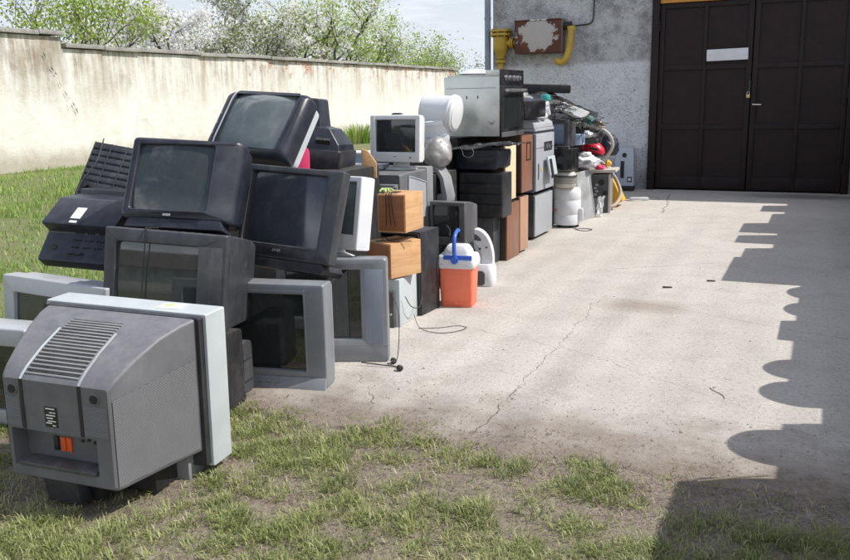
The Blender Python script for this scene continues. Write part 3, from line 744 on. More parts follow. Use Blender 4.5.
for i, (x, y, h, lb) in enumerate(((-18.7, 38.6, 6.2, 'low yellow-green shrub peeking over the wall just right of the blossom trees'),
                               (-18.9, 42.0, 5.4, 'thin twiggy shrub showing over the far end of the wall'),
                               (-19.8, 46.5, 5.0, 'grey-green shrub past the end of the wall, left of the downpipe'),
                               (-24, 54., 6.4, 'hazy green bush far off beside the building corner'))):
    make_tree('shrub', lb, (x, y, 0), 50+i, h, .9, [('crown',('spring','spring','bushy','olive')[i],3000,.055,.25)], .07, .8, up=.7, depth=3, cat='shrub')
for (x, y, hh, nm, lb) in ((-14.6, 26.5, .75, 'weed', 'tall tuft of weeds at the foot of the wall beside the pile'),):
    N = 420; a = rng.uniform(0, 6.28, N); r_ = .55*np.sqrt(rng.random(N))
    o = grass_mesh(nm, np.stack([x+np.cos(a)*r_, y+np.sin(a)*r_*1.4, np.full(N,-.02)],1), a, rng.uniform(.1,.6,N), rng.uniform(.4,1.1,N)*hh, rng.uniform(.02,.045,N), LAWN)
    tag(o, lb, 'weeds')

# ------------------------------------------------------------------ CRT television builder
def crt(name, label, loc, rot, w, h, cat='television', bd=.10, fr=(.05,.05,.05,.07), body='charcoal', shell=None, screen='screen_grey', bulge=.02,
        taper=((.05,.96,.96,0.),(.16,.86,.90,-.01),(.30,.60,.66,-.03),(.36,.50,.55,-.04)), rad=.007, rad_in=.014, wrap=None, inset=.012, logo=None, buttons=0, base=None, slots=True, edge=.010, group=None):
    t = thing(name, label, cat, loc, rot, group)
    l, r, tp, bt = fr; cz = h/2
    iw, ih = w-l-r, h-tp-bt; icx, icz = (l-r)/2, bt + ih/2
    def ring(ww, hh, rr, y, cx=0., c_z=cz): return [(x, y, z) for x, z in rrect(ww, hh, rr, cx, c_z)]
    q = MB()
    rings = [ring(w*.985, h*.985, rad, bd), ring(w, h, rad, bd*.8), ring(w, h, rad, edge), ring(w-.22*edge, h-.22*edge, rad, edge*.52), ring(w-.68*edge, h-.68*edge, rad, edge*.18), ring(w-1.5*edge, h-1.5*edge, rad*.9, 0.),
             ring(iw+.010, ih+.010, rad_in+.004, 0., icx, icz), ring(iw+.002, ih+.002, rad_in+.002, .003, icx, icz), ring(iw-.004, ih-.004, rad_in, .018, icx, icz), ring(iw-.004, ih-.004, rad_in, .05, icx, icz)]
    q.loft(rings, False, False)
    if wrap:
        q.deform(lambda x, y, z: (x, y + wrap(x, z, w, h)*max(0., 1-y/bd), z))
    q.build('bezel', M[body], t, angle=32 if rad < .015 else 50)
    def scr(u, v):
        x = icx + (u-.5)*(iw+.01); z = icz + (v-.5)*(ih+.01)
        a, b_ = 2*u-1, 2*v-1
        return (x, inset+.014 - bulge*(1-.5*a*a-.5*b_*b_) + (wrap(x, z, w, h) if wrap else 0), z)
    MB().surf(scr, 16, 12).build('screen', M[screen], t, fixn=False)
    q = MB(); rg = [ring(w*.97, h*.97, rad, bd*.6)]
    for (dy, sw, sh, dz) in taper: rg.append(ring(w*sw, h*sh, rad*1.6, bd+dy, 0., cz+dz*1.))
    q.loft(rg, False, True)
    sh_o = q.build('back_shell', M[shell or body], t, angle=40, bevel=0)
    if slots:
        q = MB(); yb = bd+taper[0][0]; zt = cz+taper[0][3]+h*taper[0][2]/2
        for k in range(9):
            x = -w*.28 + k*w*.07
            q.box(x-.006, x+.006, bd+.01, bd+taper[0][0]*.9, zt-.003, zt+.0045)
        q.build('vent_slots', M['rubber'], sh_o)
    if logo:
        lx, lz, ls, lm = logo
        q = MB(); x = lx
        for k, cw in enumerate((.7,.8,.65,.75,.7)):          # small raised maker's letters
            q.box(x, x+ls*cw*.72, -.0025, .001, lz, lz+ls*(1 if k % 2 == 0 else .86)); x += ls*cw
        q.build('maker_mark', M[lm], t)
    for k in range(buttons):
        q = MB(); x = icx + iw*.5 - .02 - k*.022
        q.obox((x, -.001, bt*.42), (.014,.008,.008)); q.build('button', M['black'] if body.startswith('silver') else M['charcoal'], t, bevel=.001)
    if base:
        bw, b_d, bh, bm = base
        q = MB(); q.prism([(-bw/2,-bh),(bw/2,-bh),(bw/2*.92,.004),(-bw/2*.92,.004)], 1, .015, .015+b_d); q.build('base', M[bm], t, bevel=.004)
    return t

# A: big grey set in front, seen from behind
def front_set():
    t = thing('old_television', 'large grey television seen from behind, standing on the grass in front of the pile', 'television', (-2.493, 2.641, .045), (-.6,-1.3,185.8))
    w_, h_ = .752, .625
    def ring(ww, hh, rr, y, cx=0., cz=h_/2): return [(x, y, z) for x, z in rrect(ww, hh, rr, cx, cz)]
    q = MB(); q.loft([ring(w_-.02,h_-.02,.006,0), ring(w_,h_,.006,.006), ring(w_,h_,.006,.128), ring(w_-.006,h_-.006,.006,.134), ring(w_-.05,h_-.05,.006,.134)], False, False)
    q.loft([ring(w_-.02,h_-.02,.006,0), ring(w_-.14,h_-.16,.02,0,0,h_/2+.01), ring(w_-.16,h_-.18,.02,.03,0,h_/2+.01)], False, False)
    bz = q.build('bezel', M['bezelgrey'], t, angle=40)
    def scr(u, v): return ((u-.5)*(w_-.14), .03-.018*(1-.5*(2*u-1)**2-.5*(2*v-1)**2), h_/2+.01+(v-.5)*(h_-.16))
    MB().surf(scr, 12, 10).build('screen', M['screen_dark'], t)
    q = MB(); q.obox((-.18,.07,h_+.0015), (.10,.075,.001), (0,0,8)); q.build('torn_sticker', M['paper'], t)
    q = MB(); q.obox((-.165,.06,h_+.0028), (.035,.03,.001), (0,0,30)); q.build('sticker_print', M['lime'], t)
    # dark gap frame
    q = MB(); q.loft([ring(w_-.03,h_-.02,.01,.128), ring(w_-.03,h_-.02,.01,.165)], True, True); q.build('rear_frame', M['black'], t)
    # housing: cross-sections from the frame to the back
    def sec(y, hw, z0, z1, r=.012, tw=None):
        tw = tw or hw; pts = []
        return [(x, y, z) for x, z in rrect2(hw, tw, z0, z1, r)]
    def rrect2(hw, tw, z0, z1, r):
        c = [(hw,z0),(tw,z1),(-tw,z1),(-hw,z0)]
        out = []
        for i, (x, z) in enumerate(c):
            p = Vector(c[i-1]) ; n_ = Vector(c[(i+1)%4]); v = Vector((x,z))
            a = (p-v).normalized()*r; b = (n_-v).normalized()*r
            for k in range(5):
                tt = k/4; pt = (v+a)*(1-tt)**2 + v*2*tt*(1-tt) + (v+b)*tt*tt; out.append((pt.x, pt.y))
        return out
    q = MB()
    S = [(.165,.345,.072,.612),(.23,.326,.07,.602),(.32,.298,.066,.576),(.42,.270,.062,.530),(.50,.248,.058,.482),(.530,.238,.058,.458)]
    q.loft([sec(y, hw, z0, z1, .014) for (y, hw, z0, z1) in S] + [sec(.542,.228,.068,.444,.014)], False, False)
    # rear face with a recess in its lower half
    y = .542; x0, x1, z0, z1 = -.165, .212, .105, .252
    ou = sec(.542,.228,.068,.444,.014)
    inner = [(x, y, z) for x, z in rrect2((x1-x0)/2, (x1-x0)/2, z0, z1, .004)]
    inner = [(p[0]+(x0+x1)/2, y, p[2]) for p in inner]
    back = [(p[0], y-.075, p[2]+(.012 if p[2] < .17 else 0)) for p in inner]
    q.loft([ou, inner, back], False, True)
    hs = q.build('housing', M['tvgrey'], t, angle=30)
    # raised centre panel running down the slope and rear, with grooves both sides
    def slope(x, d):        # d 0..1 along the slope, at panel
        return None
    prof = [(y_, z1) for (y_, hw, z0, z1) in S] + [(.543,.444)]
    for gx in (.148, -.108):
        q = MB(); n_ = len(prof)
        pts = [(a, b+.0015) for a, b in prof[2:]]
        for (a, b), (c, d_) in zip(pts, pts[1:]): q.add([(gx-.006,a,b),(gx+.006,a,b),(gx+.006,c,d_),(gx-.006,c,d_)], [(0,1,2,3)])
        q.build('groove', M['bezelgrey'] if gx > 0 else M['silver'], hs)
        q = MB(); q.box(gx-.007, gx+.007, .541, .5445, .255, .446); q.build('rear_groove', M['black'], hs)
    # ventilation slots across the slope
    def zat(yy):
        for (a, b), (c, d_) in zip(prof, prof[1:]):
            if a <= yy <= c: return b + (d_-b)*(yy-a)/(c-a), math.degrees(math.atan2(d_-b, c-a))
        return prof[-1][1], 0
    q = MB(); qr = MB()
    for k in range(17):
        yy = .262 + k*.0158; z, a = zat(yy)
        q.obox((.02, yy, z+.0005), (.225, .0062, .006), (a,0,0))
        z2, a2 = zat(yy+.0079); qr.obox((.02, yy+.0079, z2+.0015), (.235, .0075, .006), (a2,0,0))
    q.build('vent_slots', M['rubber'], hs); qr.build('vent_ribs', M['midgrey'], hs, bevel=.001)
    for x in (.188, -.172):
        q = MB(); q.lathe([(.0165,0),(.0165,.0085)], (x,.5405,.405), 20, (0,1,0)); q.build('screw_hole', M['rubber'], hs)
        q = MB(); q.lathe([(.024,0),(.023,.005),(.017,.006)], (x,.5402,.405), 20, (0,1,0)); q.build('screw_boss', M['tvgrey'], hs)
    # ribbed sheet on the visible side and rear corners
    for sx in (-1, 1):
        q = MB()
        P = [((S[0][1]+.0015)*sx,S[0][0]+.012,.085),((S[5][1]+.0025)*sx,.532,.075),((S[5][1]+.0025)*sx,.532,.405),((S[0][1]+.0015)*sx,S[0][0]+.012,.452)]
        seg = []
        for i in range(9):
            u = i/8; yy = P[0][1]+(P[1][1]-P[0][1])*u
            hw = next((a[1]+(b[1]-a[1])*(yy-a[0])/(b[0]-a[0]) for a, b in zip(S, S[1:]) if a[0] <= yy <= b[0]), S[-1][1])
            seg.append(((hw+.002)*sx, yy, .088-.012*u, .452-.050*u))
        for a, b in zip(seg, seg[1:]): q.add([(a[0],a[1],a[2]),(b[0],b[1],b[2]),(b[0],b[1],b[3]),(a[0],a[1],a[3])], [(0,1,2,3)])
        q.build('side_grille', M['tvside'], hs)
    for (a, b) in ((.160,.224), (-.222,-.120)):
        q = MB(); q.box(a, b, .5425, .5440, .262, .375); q.build('rear_grille', M['tvside'], hs)
    # rating plate
    q = MB(); q.box(-.004,.052,.5405,.5436,.275,.352); pl = q.build('rating_plate', M['labelblack'], hs)
    q = MB()
    for k, (a, b, z) in enumerate(((.006,.046,.345),(.010,.030,.331),(.004,.022,.331),(.006,.046,.320),(.016,.044,.309),(.004,.040,.298),(.022,.048,.290),(.006,.020,.282))):
        q.box(a, b, .5434, .5441, z-.0022, z+.0022)
    q.build('print', M['paper'], pl)
    # sockets inside the recess
    for x in (.047, .020):
        q = MB(); q.box(x-.011, x+.011, .462, .474, .150, .205); q.build('socket', M['orange'], hs, bevel=.002)
    q = MB(); q.box(.068,.088,.462,.476,.150,.205); q.build('socket', M['black'], hs, bevel=.002)
    q = MB(); q.lathe([(.010,0),(.010,.02),(.006,.022),(.006,.03)], (-.14,.463,.215), 12, (0,1,0)); q.build('aerial_socket', M['steel'], hs)
    for k in range(4):
        q = MB(); q.lathe([(.006,0),(.006,.006)], (-.04-.028*k,.466,.20+.006*(k%2)), 10, (0,1,0)); q.build('jack', M['black'], hs)
    q = MB(); q.box(-.15,.185,.475,.545,.106,.122); q.build('shelf', M['darkgrey'], hs, bevel=.004)
    # foot under the back
    for (a, b, y1) in ((-.035,.115,.52),(-.085,-.050,.47),(.130,.160,.45)):
        q = MB(); q.prism([(.30,-.045),(y1-.02,-.045),(y1,.075),(.30,.075)], 0, a, b); q.build('foot', M['charcoal'] if a == -.035 else M['black'], t, bevel=.004)
    q = MB(); q.box(-.25,.25,.20,.34,-.04,.07); q.build('underside', M['rubber'], t, bevel=.01)
    q = MB(); q.box(-.30,.30,.02,.20,-.045,.07); q.build('stand', M['midgrey'], t, bevel=.006)
    return t
front_set()

SC = 'discarded televisions in the pile'
# B: silver set, front-left
crt('old_television', 'silver television with dark screen half hidden behind the big grey one', (-3.464,3.005,.0), (-3.5,1.5,-1.8), .727, .595, bd=.11, fr=(.075,.075,.085,.10), body='silver', screen='screen_grey', bulge=.012,
    taper=((.06,.97,.97,.0),(.20,.95,.90,-.01),(.34,.7,.7,-.05),(.40,.6,.55,-.06)), group=SC, slots=False)
# C: silver set cut by the left frame edge
crt('old_television', 'silver television at the left edge, low behind the big grey one', (-3.50,2.60,.0), (0,0,6), .62, .468, bd=.10, fr=(.055,.055,.085,.07), body='silver', screen='screen_dark', group=SC, slots=False)
# D: dark set with cable over the screen
D = crt('old_television', 'charcoal television with a cable hanging over its screen, below the tilted black one', (-2.826,3.10,.40), (-8,4.0,15), .62, .462, bd=.07, fr=(.060,.135,.065,.06), body='charcoal', screen='screen_grey', bulge=.015,
    taper=((.05,.99,.975,0.),(.30,.95,.90,-.008),(.40,.90,.82,-.014),(.44,.84,.74,-.02)), group=SC)
q = MB(); q.tube(wire([(-.10,.12,.468),(-.10,.01,.468),(-.098,-.006,.455),(-.10,-.007,.30),(-.104,-.006,.12),(-.10,-.004,-.02)]), .0032, 6)
cb = q.build('cable', M['rubber']); tag(cb, 'thin black cable hanging over the front of the charcoal television', 'cable'); cb.location = D.location; cb.rotation_euler = D.rotation_euler
q = MB(); q.box(.17,.29,-.002,.001,.10,.40); q.build('speaker_panel', M['darkgrey'], D, bevel=.001)
# E: tilted black set on top of D
def wrapE(x, z, w, h):
    a = max(0., (x-(w/2-.115))/.115); return .075*a*a
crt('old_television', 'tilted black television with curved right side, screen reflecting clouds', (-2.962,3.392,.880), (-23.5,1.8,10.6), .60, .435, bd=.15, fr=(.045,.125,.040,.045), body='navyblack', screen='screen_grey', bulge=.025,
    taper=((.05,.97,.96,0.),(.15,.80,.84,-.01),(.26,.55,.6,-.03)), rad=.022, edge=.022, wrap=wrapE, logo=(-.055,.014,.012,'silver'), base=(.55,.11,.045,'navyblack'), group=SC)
# K: wide dark set leaning back
K = crt('old_television', 'dark television leaning back on the silver sets, bluish screen', (-2.60,3.80,.625), (-17.5,3.2,-1.4), .61, .50, bd=.075, fr=(.03,.095,.035,.075), body='charcoal', screen='screen_blue', bulge=.010,
    taper=((.02,.90,.93,0.),(.14,.70,.76,-.01),(.24,.45,.5,-.03)), rad=.007, logo=(-.06,.035,.015,'silver'), group=SC)
q = MB(); q.box(-.20,.16,-.0025,.002,.012,.055); q.build('front_flap', M['black'], K, bevel=.001)
q = MB(); q.prism([(-.30,.0),(.255,.0),(.275,-.03),(.255,-.055),(-.30,-.055)], 1, .01, .22); q.build('base', M['black'], K, bevel=.006)
# L: silver set on the ground in front
Lv = crt('old_television', 'silver television on the concrete in front, nearest upright screen', (-2.548,3.548,.0), (0,0,10.8), .66, .545, bd=.13, fr=(.05,.115,.055,.085), body='silver2', shell='silver', screen='screen_dark', bulge=.006,
    taper=((.03,.96,.95,0.),(.10,.78,.80,-.02),(.22,.45,.5,-.05)), rad=.012, rad_in=.006, group=SC, slots=False)
q = MB(); q.box(.225,.2265,-.0015,.001,.03,.52); q.box(-.31,.225,-.0015,.001,.508,.5095); q.build('trim_line', M['bezelgrey'], Lv)
q = MB(); q.prism([(-.035,.0),(.002,.0),(.002,.055),(-.008,.055)], 0, -.328, .328); q.build('front_lip', M['silver2'], Lv, bevel=.004)
for k in range(6):
    q = MB(); q.obox((-.16+.045*k,-.028,.036), (.022,.01,.006)); q.build('button', M['midgrey'], Lv, bevel=.002)
# M: second silver set
Mv = crt('old_television', 'silver television on the concrete behind the nearest upright one, wide right speaker strip', (-2.425,4.022,.0), (-1,0,21.7), .62, .592, bd=.12, fr=(.05,.150,.062,.135), body='silver2', shell='silver', screen='screen_dark', bulge=.006,
    taper=((.04,.97,.96,0.),(.12,.74,.8,-.01),(.24,.5,.5,-.03)), rad=.02, rad_in=.006, group=SC, slots=False)
q = MB(); q.box(.185,.285,-.002,.002,.11,.53); q.build('speaker_strip', plastic('bluish_grille', (.20,.23,.285), .5, .1, .1), Mv, bevel=.002)
q = MB(); q.box(-.31,.31,-.003,.0,.098,.1005); q.build('trim_line', M['midgrey'], Mv)
# N: white monitor standing on M
Nv = crt('computer_monitor', 'white computer monitor with grey screen standing on a silver television', (-2.545,4.15,.632), (-10.2,.4,-8.5), .475, .412, cat='monitor', bd=.125, fr=(.05,.036,.03,.085), body='white', screen='screen_pale', bulge=.010,
    taper=((.005,.60,.72,0.),(.045,.46,.5,-.02)), rad=.005, rad_in=.005, slots=False)
q = MB(); q.lathe([(.12,-.045),(.125,-.035),(.07,-.02),(.06,.004)], (0,.10,0), 24); q.build('foot', M['white'], Nv)
# H: blue-black set lying tilted up on top of the pile
def wrapH(x, z, w, h):
    a = x/(w/2); b = (z-h/2)/(h/2); return .030*a*a + .035*max(0,abs(b)-.55)**2*4
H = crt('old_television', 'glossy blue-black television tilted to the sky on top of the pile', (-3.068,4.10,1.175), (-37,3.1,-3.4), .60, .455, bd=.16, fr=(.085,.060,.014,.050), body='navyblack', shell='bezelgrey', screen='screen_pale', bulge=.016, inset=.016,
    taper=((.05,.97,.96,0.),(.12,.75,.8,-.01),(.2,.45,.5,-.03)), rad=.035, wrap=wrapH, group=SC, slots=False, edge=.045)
q = MB(); q.surf(lambda u, v: (-.224+.012*u, wrapH(-.218,.04+.39*v,.60,.455)-.004, .04+.39*v), 2, 16); q.build('silver_strip', M['bezelgrey'], H)
for k in range(3):
    q = MB(); q.obox((-.262,.022,.13+k*.07), (.006,.004,.018)); q.build('button', M['silver'], H)

# I: black set lying on its face behind H
def face_down():
    t = thing('old_television', 'black television lying face down with its cone-shaped back upwards, behind the top one', 'television', (-3.26,5.10,.99), (-2,6,14), SC)
    def ring(w_, d_, r_, z, cx=0, cy=.21): return [(x, y, z) for x, y in rrect(w_, d_, r_, cx, cy)]
    q = MB(); q.loft([ring(.50,.42,.015,.0), ring(.52,.44,.02,.02), ring(.52,.44,.02,.135), ring(.505,.425,.02,.145)]); bz = q.build('bezel', M['black'], t)
    q = MB(); q.loft([ring(.49,.41,.012,.145), ring(.475,.395,.012,.185), ring(.36,.30,.012,.285,-.025), ring(.27,.25,.012,.300,-.055), ring(.225,.215,.014,.475,-.06), ring(.21,.20,.012,.485,-.06)], False)
    sh = q.build('back_shell', M['navyblack'], t, angle=25)
    q = MB()
    for k in range(6): q.obox((-.16+k*.0,-.006+.012*k+.02,.162+.0155*k), (.20,.005,.007), (45,0,0))
    q.build('vent_slots', M['rubber'], sh)
    q = MB(); q.obox((.125,.02,.195), (.10,.03,.05), (30,0,0)); q.build('socket_recess', M['rubber'], sh)
    return t
face_down()
q = MB(); q.loft([[(x,y,z) for x, z in rrect(.11,.24,.05,0,.12)] for y in (-.012,.012)])
o = q.build('pink_board', M['pink'], bevel=.004); o.location = (-3.135,4.88,.92); o.rotation_euler = (R(-8),0,R(25))
tag(o, 'bright pink rounded plastic piece wedged below the top television', 'plastic piece')

# S: grey-white CRT monitor
S_ = crt('computer_monitor', 'light grey computer monitor with dark screen on a swivel foot, upright on the pile', (-2.922,5.842,.985), (-3.5,.3,4.2), .405, .350, cat='monitor', bd=.085, fr=(.04,.04,.034,.075), body='offwhite', screen='screen_dark', bulge=.008,
    taper=((.05,.93,.94,0.),(.14,.72,.78,-.01),(.25,.55,.6,-.02)), rad=.010, rad_in=.006, slots=False)
q = MB(); q.lathe([(.125,-.06),(.13,-.052),(.11,-.042),(.065,-.03),(.06,.01)], (0,.14,0), 26); q.build('swivel_foot', M['offwhite'], S_)
q = MB(); q.lathe([(.008,0),(.008,.004)], (.125,-.003,.035), 14, (0,1,0)); q.build('power_button', M['midgrey'], S_)
q = MB(); q.box(-.01,.012,-.002,.001,.040,.046); q.build('maker_mark', M['midgrey'], S_)
q = MB(); q.tube(wire([(-.165,-.004,.35),(-.168,-.006,.25),(-.160,-.007,.15),(-.168,-.004,.0)]), .003, 5); o = q.build('cable', M['white']); o.location = S_.location; o.rotation_euler = S_.rotation_euler; tag(o, 'thin white cable hanging down the left of the light grey monitor', 'cable')
q = MB(); q.loft([[(x,y,z) for x, y in rrect(.09-.03*k,.05-.015*k,.02,0,0)] for k, z in ((0,0),(.2,.008),(1,.014))]); o = q.build('cable_coil', M['black']); o.location = (-2.92,5.90,1.336); tag(o, 'small black coil lying on top of the light grey monitor', 'cable')

# T: grey set seen from the rear/side under the monitor
def grey_set():
    t = thing('old_television', 'grey television turned away, rating plate and slanted side showing, under the light grey monitor', 'television', (-3.05,5.60,.46), (0,0,0), SC)
    q = MB(); q.box(-.30,.30,.445,.57,0,.475); q.build('bezel', M['midgrey'], t, bevel=.012)
    q = MB(); q.loft([[(x,y,z) for x, z in rrect(a,b,.015,0,c)] for (y,a,b,c) in ((.0,.57,.43,.235),(.10,.585,.45,.235),(.445,.59,.46,.235))]); bs = q.build('back_shell', plastic('grey_shell', (.115,.118,.128), .5, .12, .2), t, angle=35)
    q = MB(); q.add([(.2965,.10,.10),(.2985,.43,.10),(.2985,.43,.36),(.2965,.13,.43)], [(0,1,2,3)]); q.build('side_panel', M['copier'], bs, fixn=False)
    q = MB(); q.tube([(.299,.13,.435),(.301,.43,.365)], .004, 6); q.tube([(.2975,.115,.10),(.299,.13,.435)], .004, 6); q.build('panel_edge', M['bezelgrey'], bs)
    q = MB(); q.box(.10,.272,-.004,.001,.30,.385); pl = q.build('rating_plate', M['paper'], t, bevel=.001)
    q = MB()
    for k in range(5): q.box(.11+.01*(k%2), .262-.02*((k+1)%2), -.0055, -.0035, .310+.014*k, .317+.014*k)
    q.box(.106,.118,-.006,-.0035,.305,.378); q.build('print', M['darkgrey'], pl)
    q = MB(); q.box(.302,.304,.50,.515,.12,.145); q.build('socket', M['rubber'], t)
grey_set()
q = MB(); q.prism([(-.02,0),(.11,0),(.115,.045),(.08,.20),(.02,.285),(-.045,.30),(-.045,.27),(.0,.25),(.045,.18),(.06,.07),(-.02,.05)], 1, 0, .14)
o = q.build('grey_housing', M['midgrey'], bevel=.012); o.location = (-2.80,6.30,.635); o.rotation_euler = (0,0,R(-6)); tag(o, 'curved grey plastic housing beside the grey television, with a dark gap under it', 'housing')
# Z: dark set behind the cooler
Zv = crt('old_television', 'small dark grey television standing behind the red cooler', (-2.575,6.02,.34), (0,0,-4), .30, .335, bd=.09, fr=(.02,.05,.03,.06), body='darkgrey', screen='screen_dark', group=SC, slots=False, taper=((.05,.95,.95,0),(.2,.8,.8,-.01),(.26,.6,.6,-.02)))
q = MB((-2.6,6.2,0)); q.box(-2.75,-2.43,6.05,6.4,0,.34); o = q.build('speaker_box', M['black'], bevel=.008); o.location = (-2.6,6.2,0); tag(o, 'black box on the concrete under the small dark television', 'box')

# F, G: black cases at the left of the pile
t = thing('black_chassis', 'black ribbed equipment case propped on edge, highest at the left of the pile', 'electronic case', (-3.935,3.87,.930), (-30,9,8))
q = MB(); q.box(-.15,.21,.012,.10,-.05,.33); ca = q.build('case', M['black'], t, bevel=.006)
q = MB()
for k in range(9): q.box(-.147,.20,.006,.013,-.047+k*.042,-.018+k*.042)
for x in (-.149,-.03,.08,.19): q.box(x,x+.007,.003,.0125,-.049,.328)
q.build('ribs', M['charcoal'], t, bevel=.002)
q = MB(); q.lathe([(.022,0),(.022,.012),(.014,.012),(.012,.004)], (-.105,-.006,.045), 18, (0,1,0)); q.build('round_foot', M['rubber'], t)
q = MB(); q.tube(wire([(-.09,-.008,.35),(-.075,-.012,.2),(-.12,-.012,.05),(-.13,-.006,-.06)]), .004, 6); o = q.build('cable', M['charcoal']); o.location = t.location; o.rotation_euler = t.rotation_euler; tag(o, 'dark cable lying across the ribbed black case', 'cable')
t = thing('old_television', 'black television turned backwards with stepped back and white label, left of the charcoal one', 'television', (-3.655,3.40,.575), (0,2.,7), SC)
q = MB(); q.prism([(.165,.365),(-.005,.245),(.05,.192),(-.055,.05),(.0,.0),(.36,.0),(.36,.365)], 0, -.215, .26); bs = q.build('back_shell', M['navyblack'], t, bevel=.012)
q = MB(); q.box(-.235,.28,.36,.46,-.0,.39); q.build('bezel', M['navyblack'], t, bevel=.01)
s1 = math.degrees(math.atan2(.365-.245,.17)); s2 = math.degrees(math.atan2(.192-.05,.105))
q = MB(); q.obox((-.015,.065,.2975), (.062,.085,.002), (s1,0,0)); q.build('paper_label', M['paper'], bs)
q = MB(); q.obox((-.015,.012,.2585), (.045,.016,.002), (s1,0,0)); q.build('paper_label', M['paper'], bs)
q = MB()
for r_ in range(3):
    for c_ in range(3):
        for k in range(3): q.obox((-.02+c_*.075+k*.017,-.004+.025*r_-.002,.122+.034*r_), (.011,.006,.008), (s2,0,0))
q.build('vent_slots', M['rubber'], bs)
q = MB(); q.lathe([(.017,0),(.017,.004)], (-.135,-.012,.115), 16, (0,math.cos(R(90-s2)),-math.sin(R(90-s2)))); q.build('knob_hole', M['rubber'], bs)
q = MB(); q.obox((.02,-.032,.087), (.10,.004,.022), (s2,0,0)); q.obox((.05,-.03,.09), (.012,.012,.03), (s2,0,20)); q.build('socket_panel', M['black'], bs)
# Q: dark set lying under D
t = thing('old_television', 'black television lying on its side on the ground under the charcoal one', 'television', (-2.54,3.10,.0), (0,0,8), SC)
q = MB(); q.loft([[(x,y,z) for y, z in rrect(.20,.375,.02,.10,.188)] for x in (-.5,-.02,.05,.058)]); q.build('bezel', M['rubber'], t, bevel=0)
q = MB(); q.loft([[(x,y,z) for y, z in rrect(.10,.26,.03,.24,.165)] for x in (-.45,.02,.048,.058)]); sh = q.build('back_shell', M['charcoal'], t)
q = MB(); q.box(.055,.060,.20,.28,.09,.10); q.box(.055,.060,.20,.28,.20,.21); q.build('ridge', M['rubber'], sh)

# ------------------------------------------------------------------ speakers and boxes in the middle
def speaker(name, label, loc, rot, w_, d_, h_, mat, front, cat='speaker', group=None):
    t = thing(name, label, cat, loc, rot, group)
    q = MB(); q.box(-w_/2,w_/2,0,d_,0,h_); q.build('cabinet', M[mat], t, bevel=.003)
    q = MB(); q.box(-w_/2+.008,w_/2-.008,-.008,0,.008,h_-.008); q.build('front_panel', M[front], t, bevel=.003)
    return t
speaker('speaker', 'oak speaker box lying level, upper of the two wooden ones, wires on top', (-2.475,4.885,.612), (0,0,0), .20, .27, .245, 'oak_light', 'oak', group='wooden speakers')
speaker('speaker', 'oak speaker box turned askew, lower of the two wooden ones', (-2.555,4.84,.325), (0,0,-20), .235, .27, .225, 'oak_light', 'oak', group='wooden speakers')
q = MB((-2.5,4.75,.85))
for (a, b) in ((-2.505,.0),(-2.485,.012),(-2.47,.03)):
    q.tube(wire([(a,5.02,.862),(a+.01,4.93,.865),(a,4.872,.858),(a+b*.3,4.868,.76),(a+b,4.866,.655)]), .0028, 5)
o = q.build('cable', M['rubber']); o.location = (-2.5,4.75,.85); tag(o, 'thin black wires hanging over the front of the upper oak speaker', 'cable')
q = MB((-2.5,4.8,.55)); q.tube(wire([(-2.60,4.78,.556),(-2.52,4.84,.562),(-2.47,4.94,.560),(-2.41,4.98,.57),(-2.39,5.05,.556)]), .003, 5); q.tube(wire([(-2.58,4.86,.556),(-2.50,4.80,.575),(-2.56,4.92,.58),(-2.46,4.86,.558),(-2.36,4.93,.556)]), .003, 5)
o = q.build('cable', M['rubber']); o.location = (-2.5,4.8,.55); tag(o, 'loose dark wires curling on the lower oak speaker', 'cable')
q = MB()
for k in range(11):
    a = k*2.4; rr = .02+.004*k
    q.tube(wire([(0,0,.006),(rr*math.cos(a)*.6,rr*math.sin(a)*.6,.022),(rr*math.cos(a),rr*math.sin(a),.008)]), .006, 5)
o = q.build('lime_tangle', M['lime']); o.location = (-2.545,4.95,.862); tag(o, 'crumpled lime green scrap on the upper oak speaker', 'scrap')
# R: grey box standing on the ground
t = thing('grey_console', 'low grey box with a dark grille strip, on the concrete under the oak speakers', 'box', (-2.48,4.80,.0), (0,0,4))
q = MB(); q.prism([(-.10,0),(.065,0),(.065,.30),(-.10,.30)], 2, 0, .0); q = MB()
q.box(-.22,.075,.03,.36,0,.315); q.build('case', M['bezelgrey'], t, bevel=.008)
q = MB(); q.box(-.20,.045,.0,.03,.0,.24); q.build('grille', M['darkgrey'], t, bevel=.004)
q = MB(); q.lathe([(.008,0),(.008,.004)], (.025,-.003,.09), 12, (0,1,0)); q.build('socket', M['white'], t)
# Y: tall black speaker
t = thing('speaker', 'tall narrow black speaker standing on the concrete left of the red cooler', 'speaker', (-2.50,5.16,0), (0,0,-3))
q = MB(); q.box(-.10,.10,0,.275,0,.575); q.build('cabinet', M['black'], t, bevel=.004)
q = MB(); q.box(-.092,.092,-.012,0,.012,.565); q.build('front_grille', M['rubber'], t, bevel=.003)
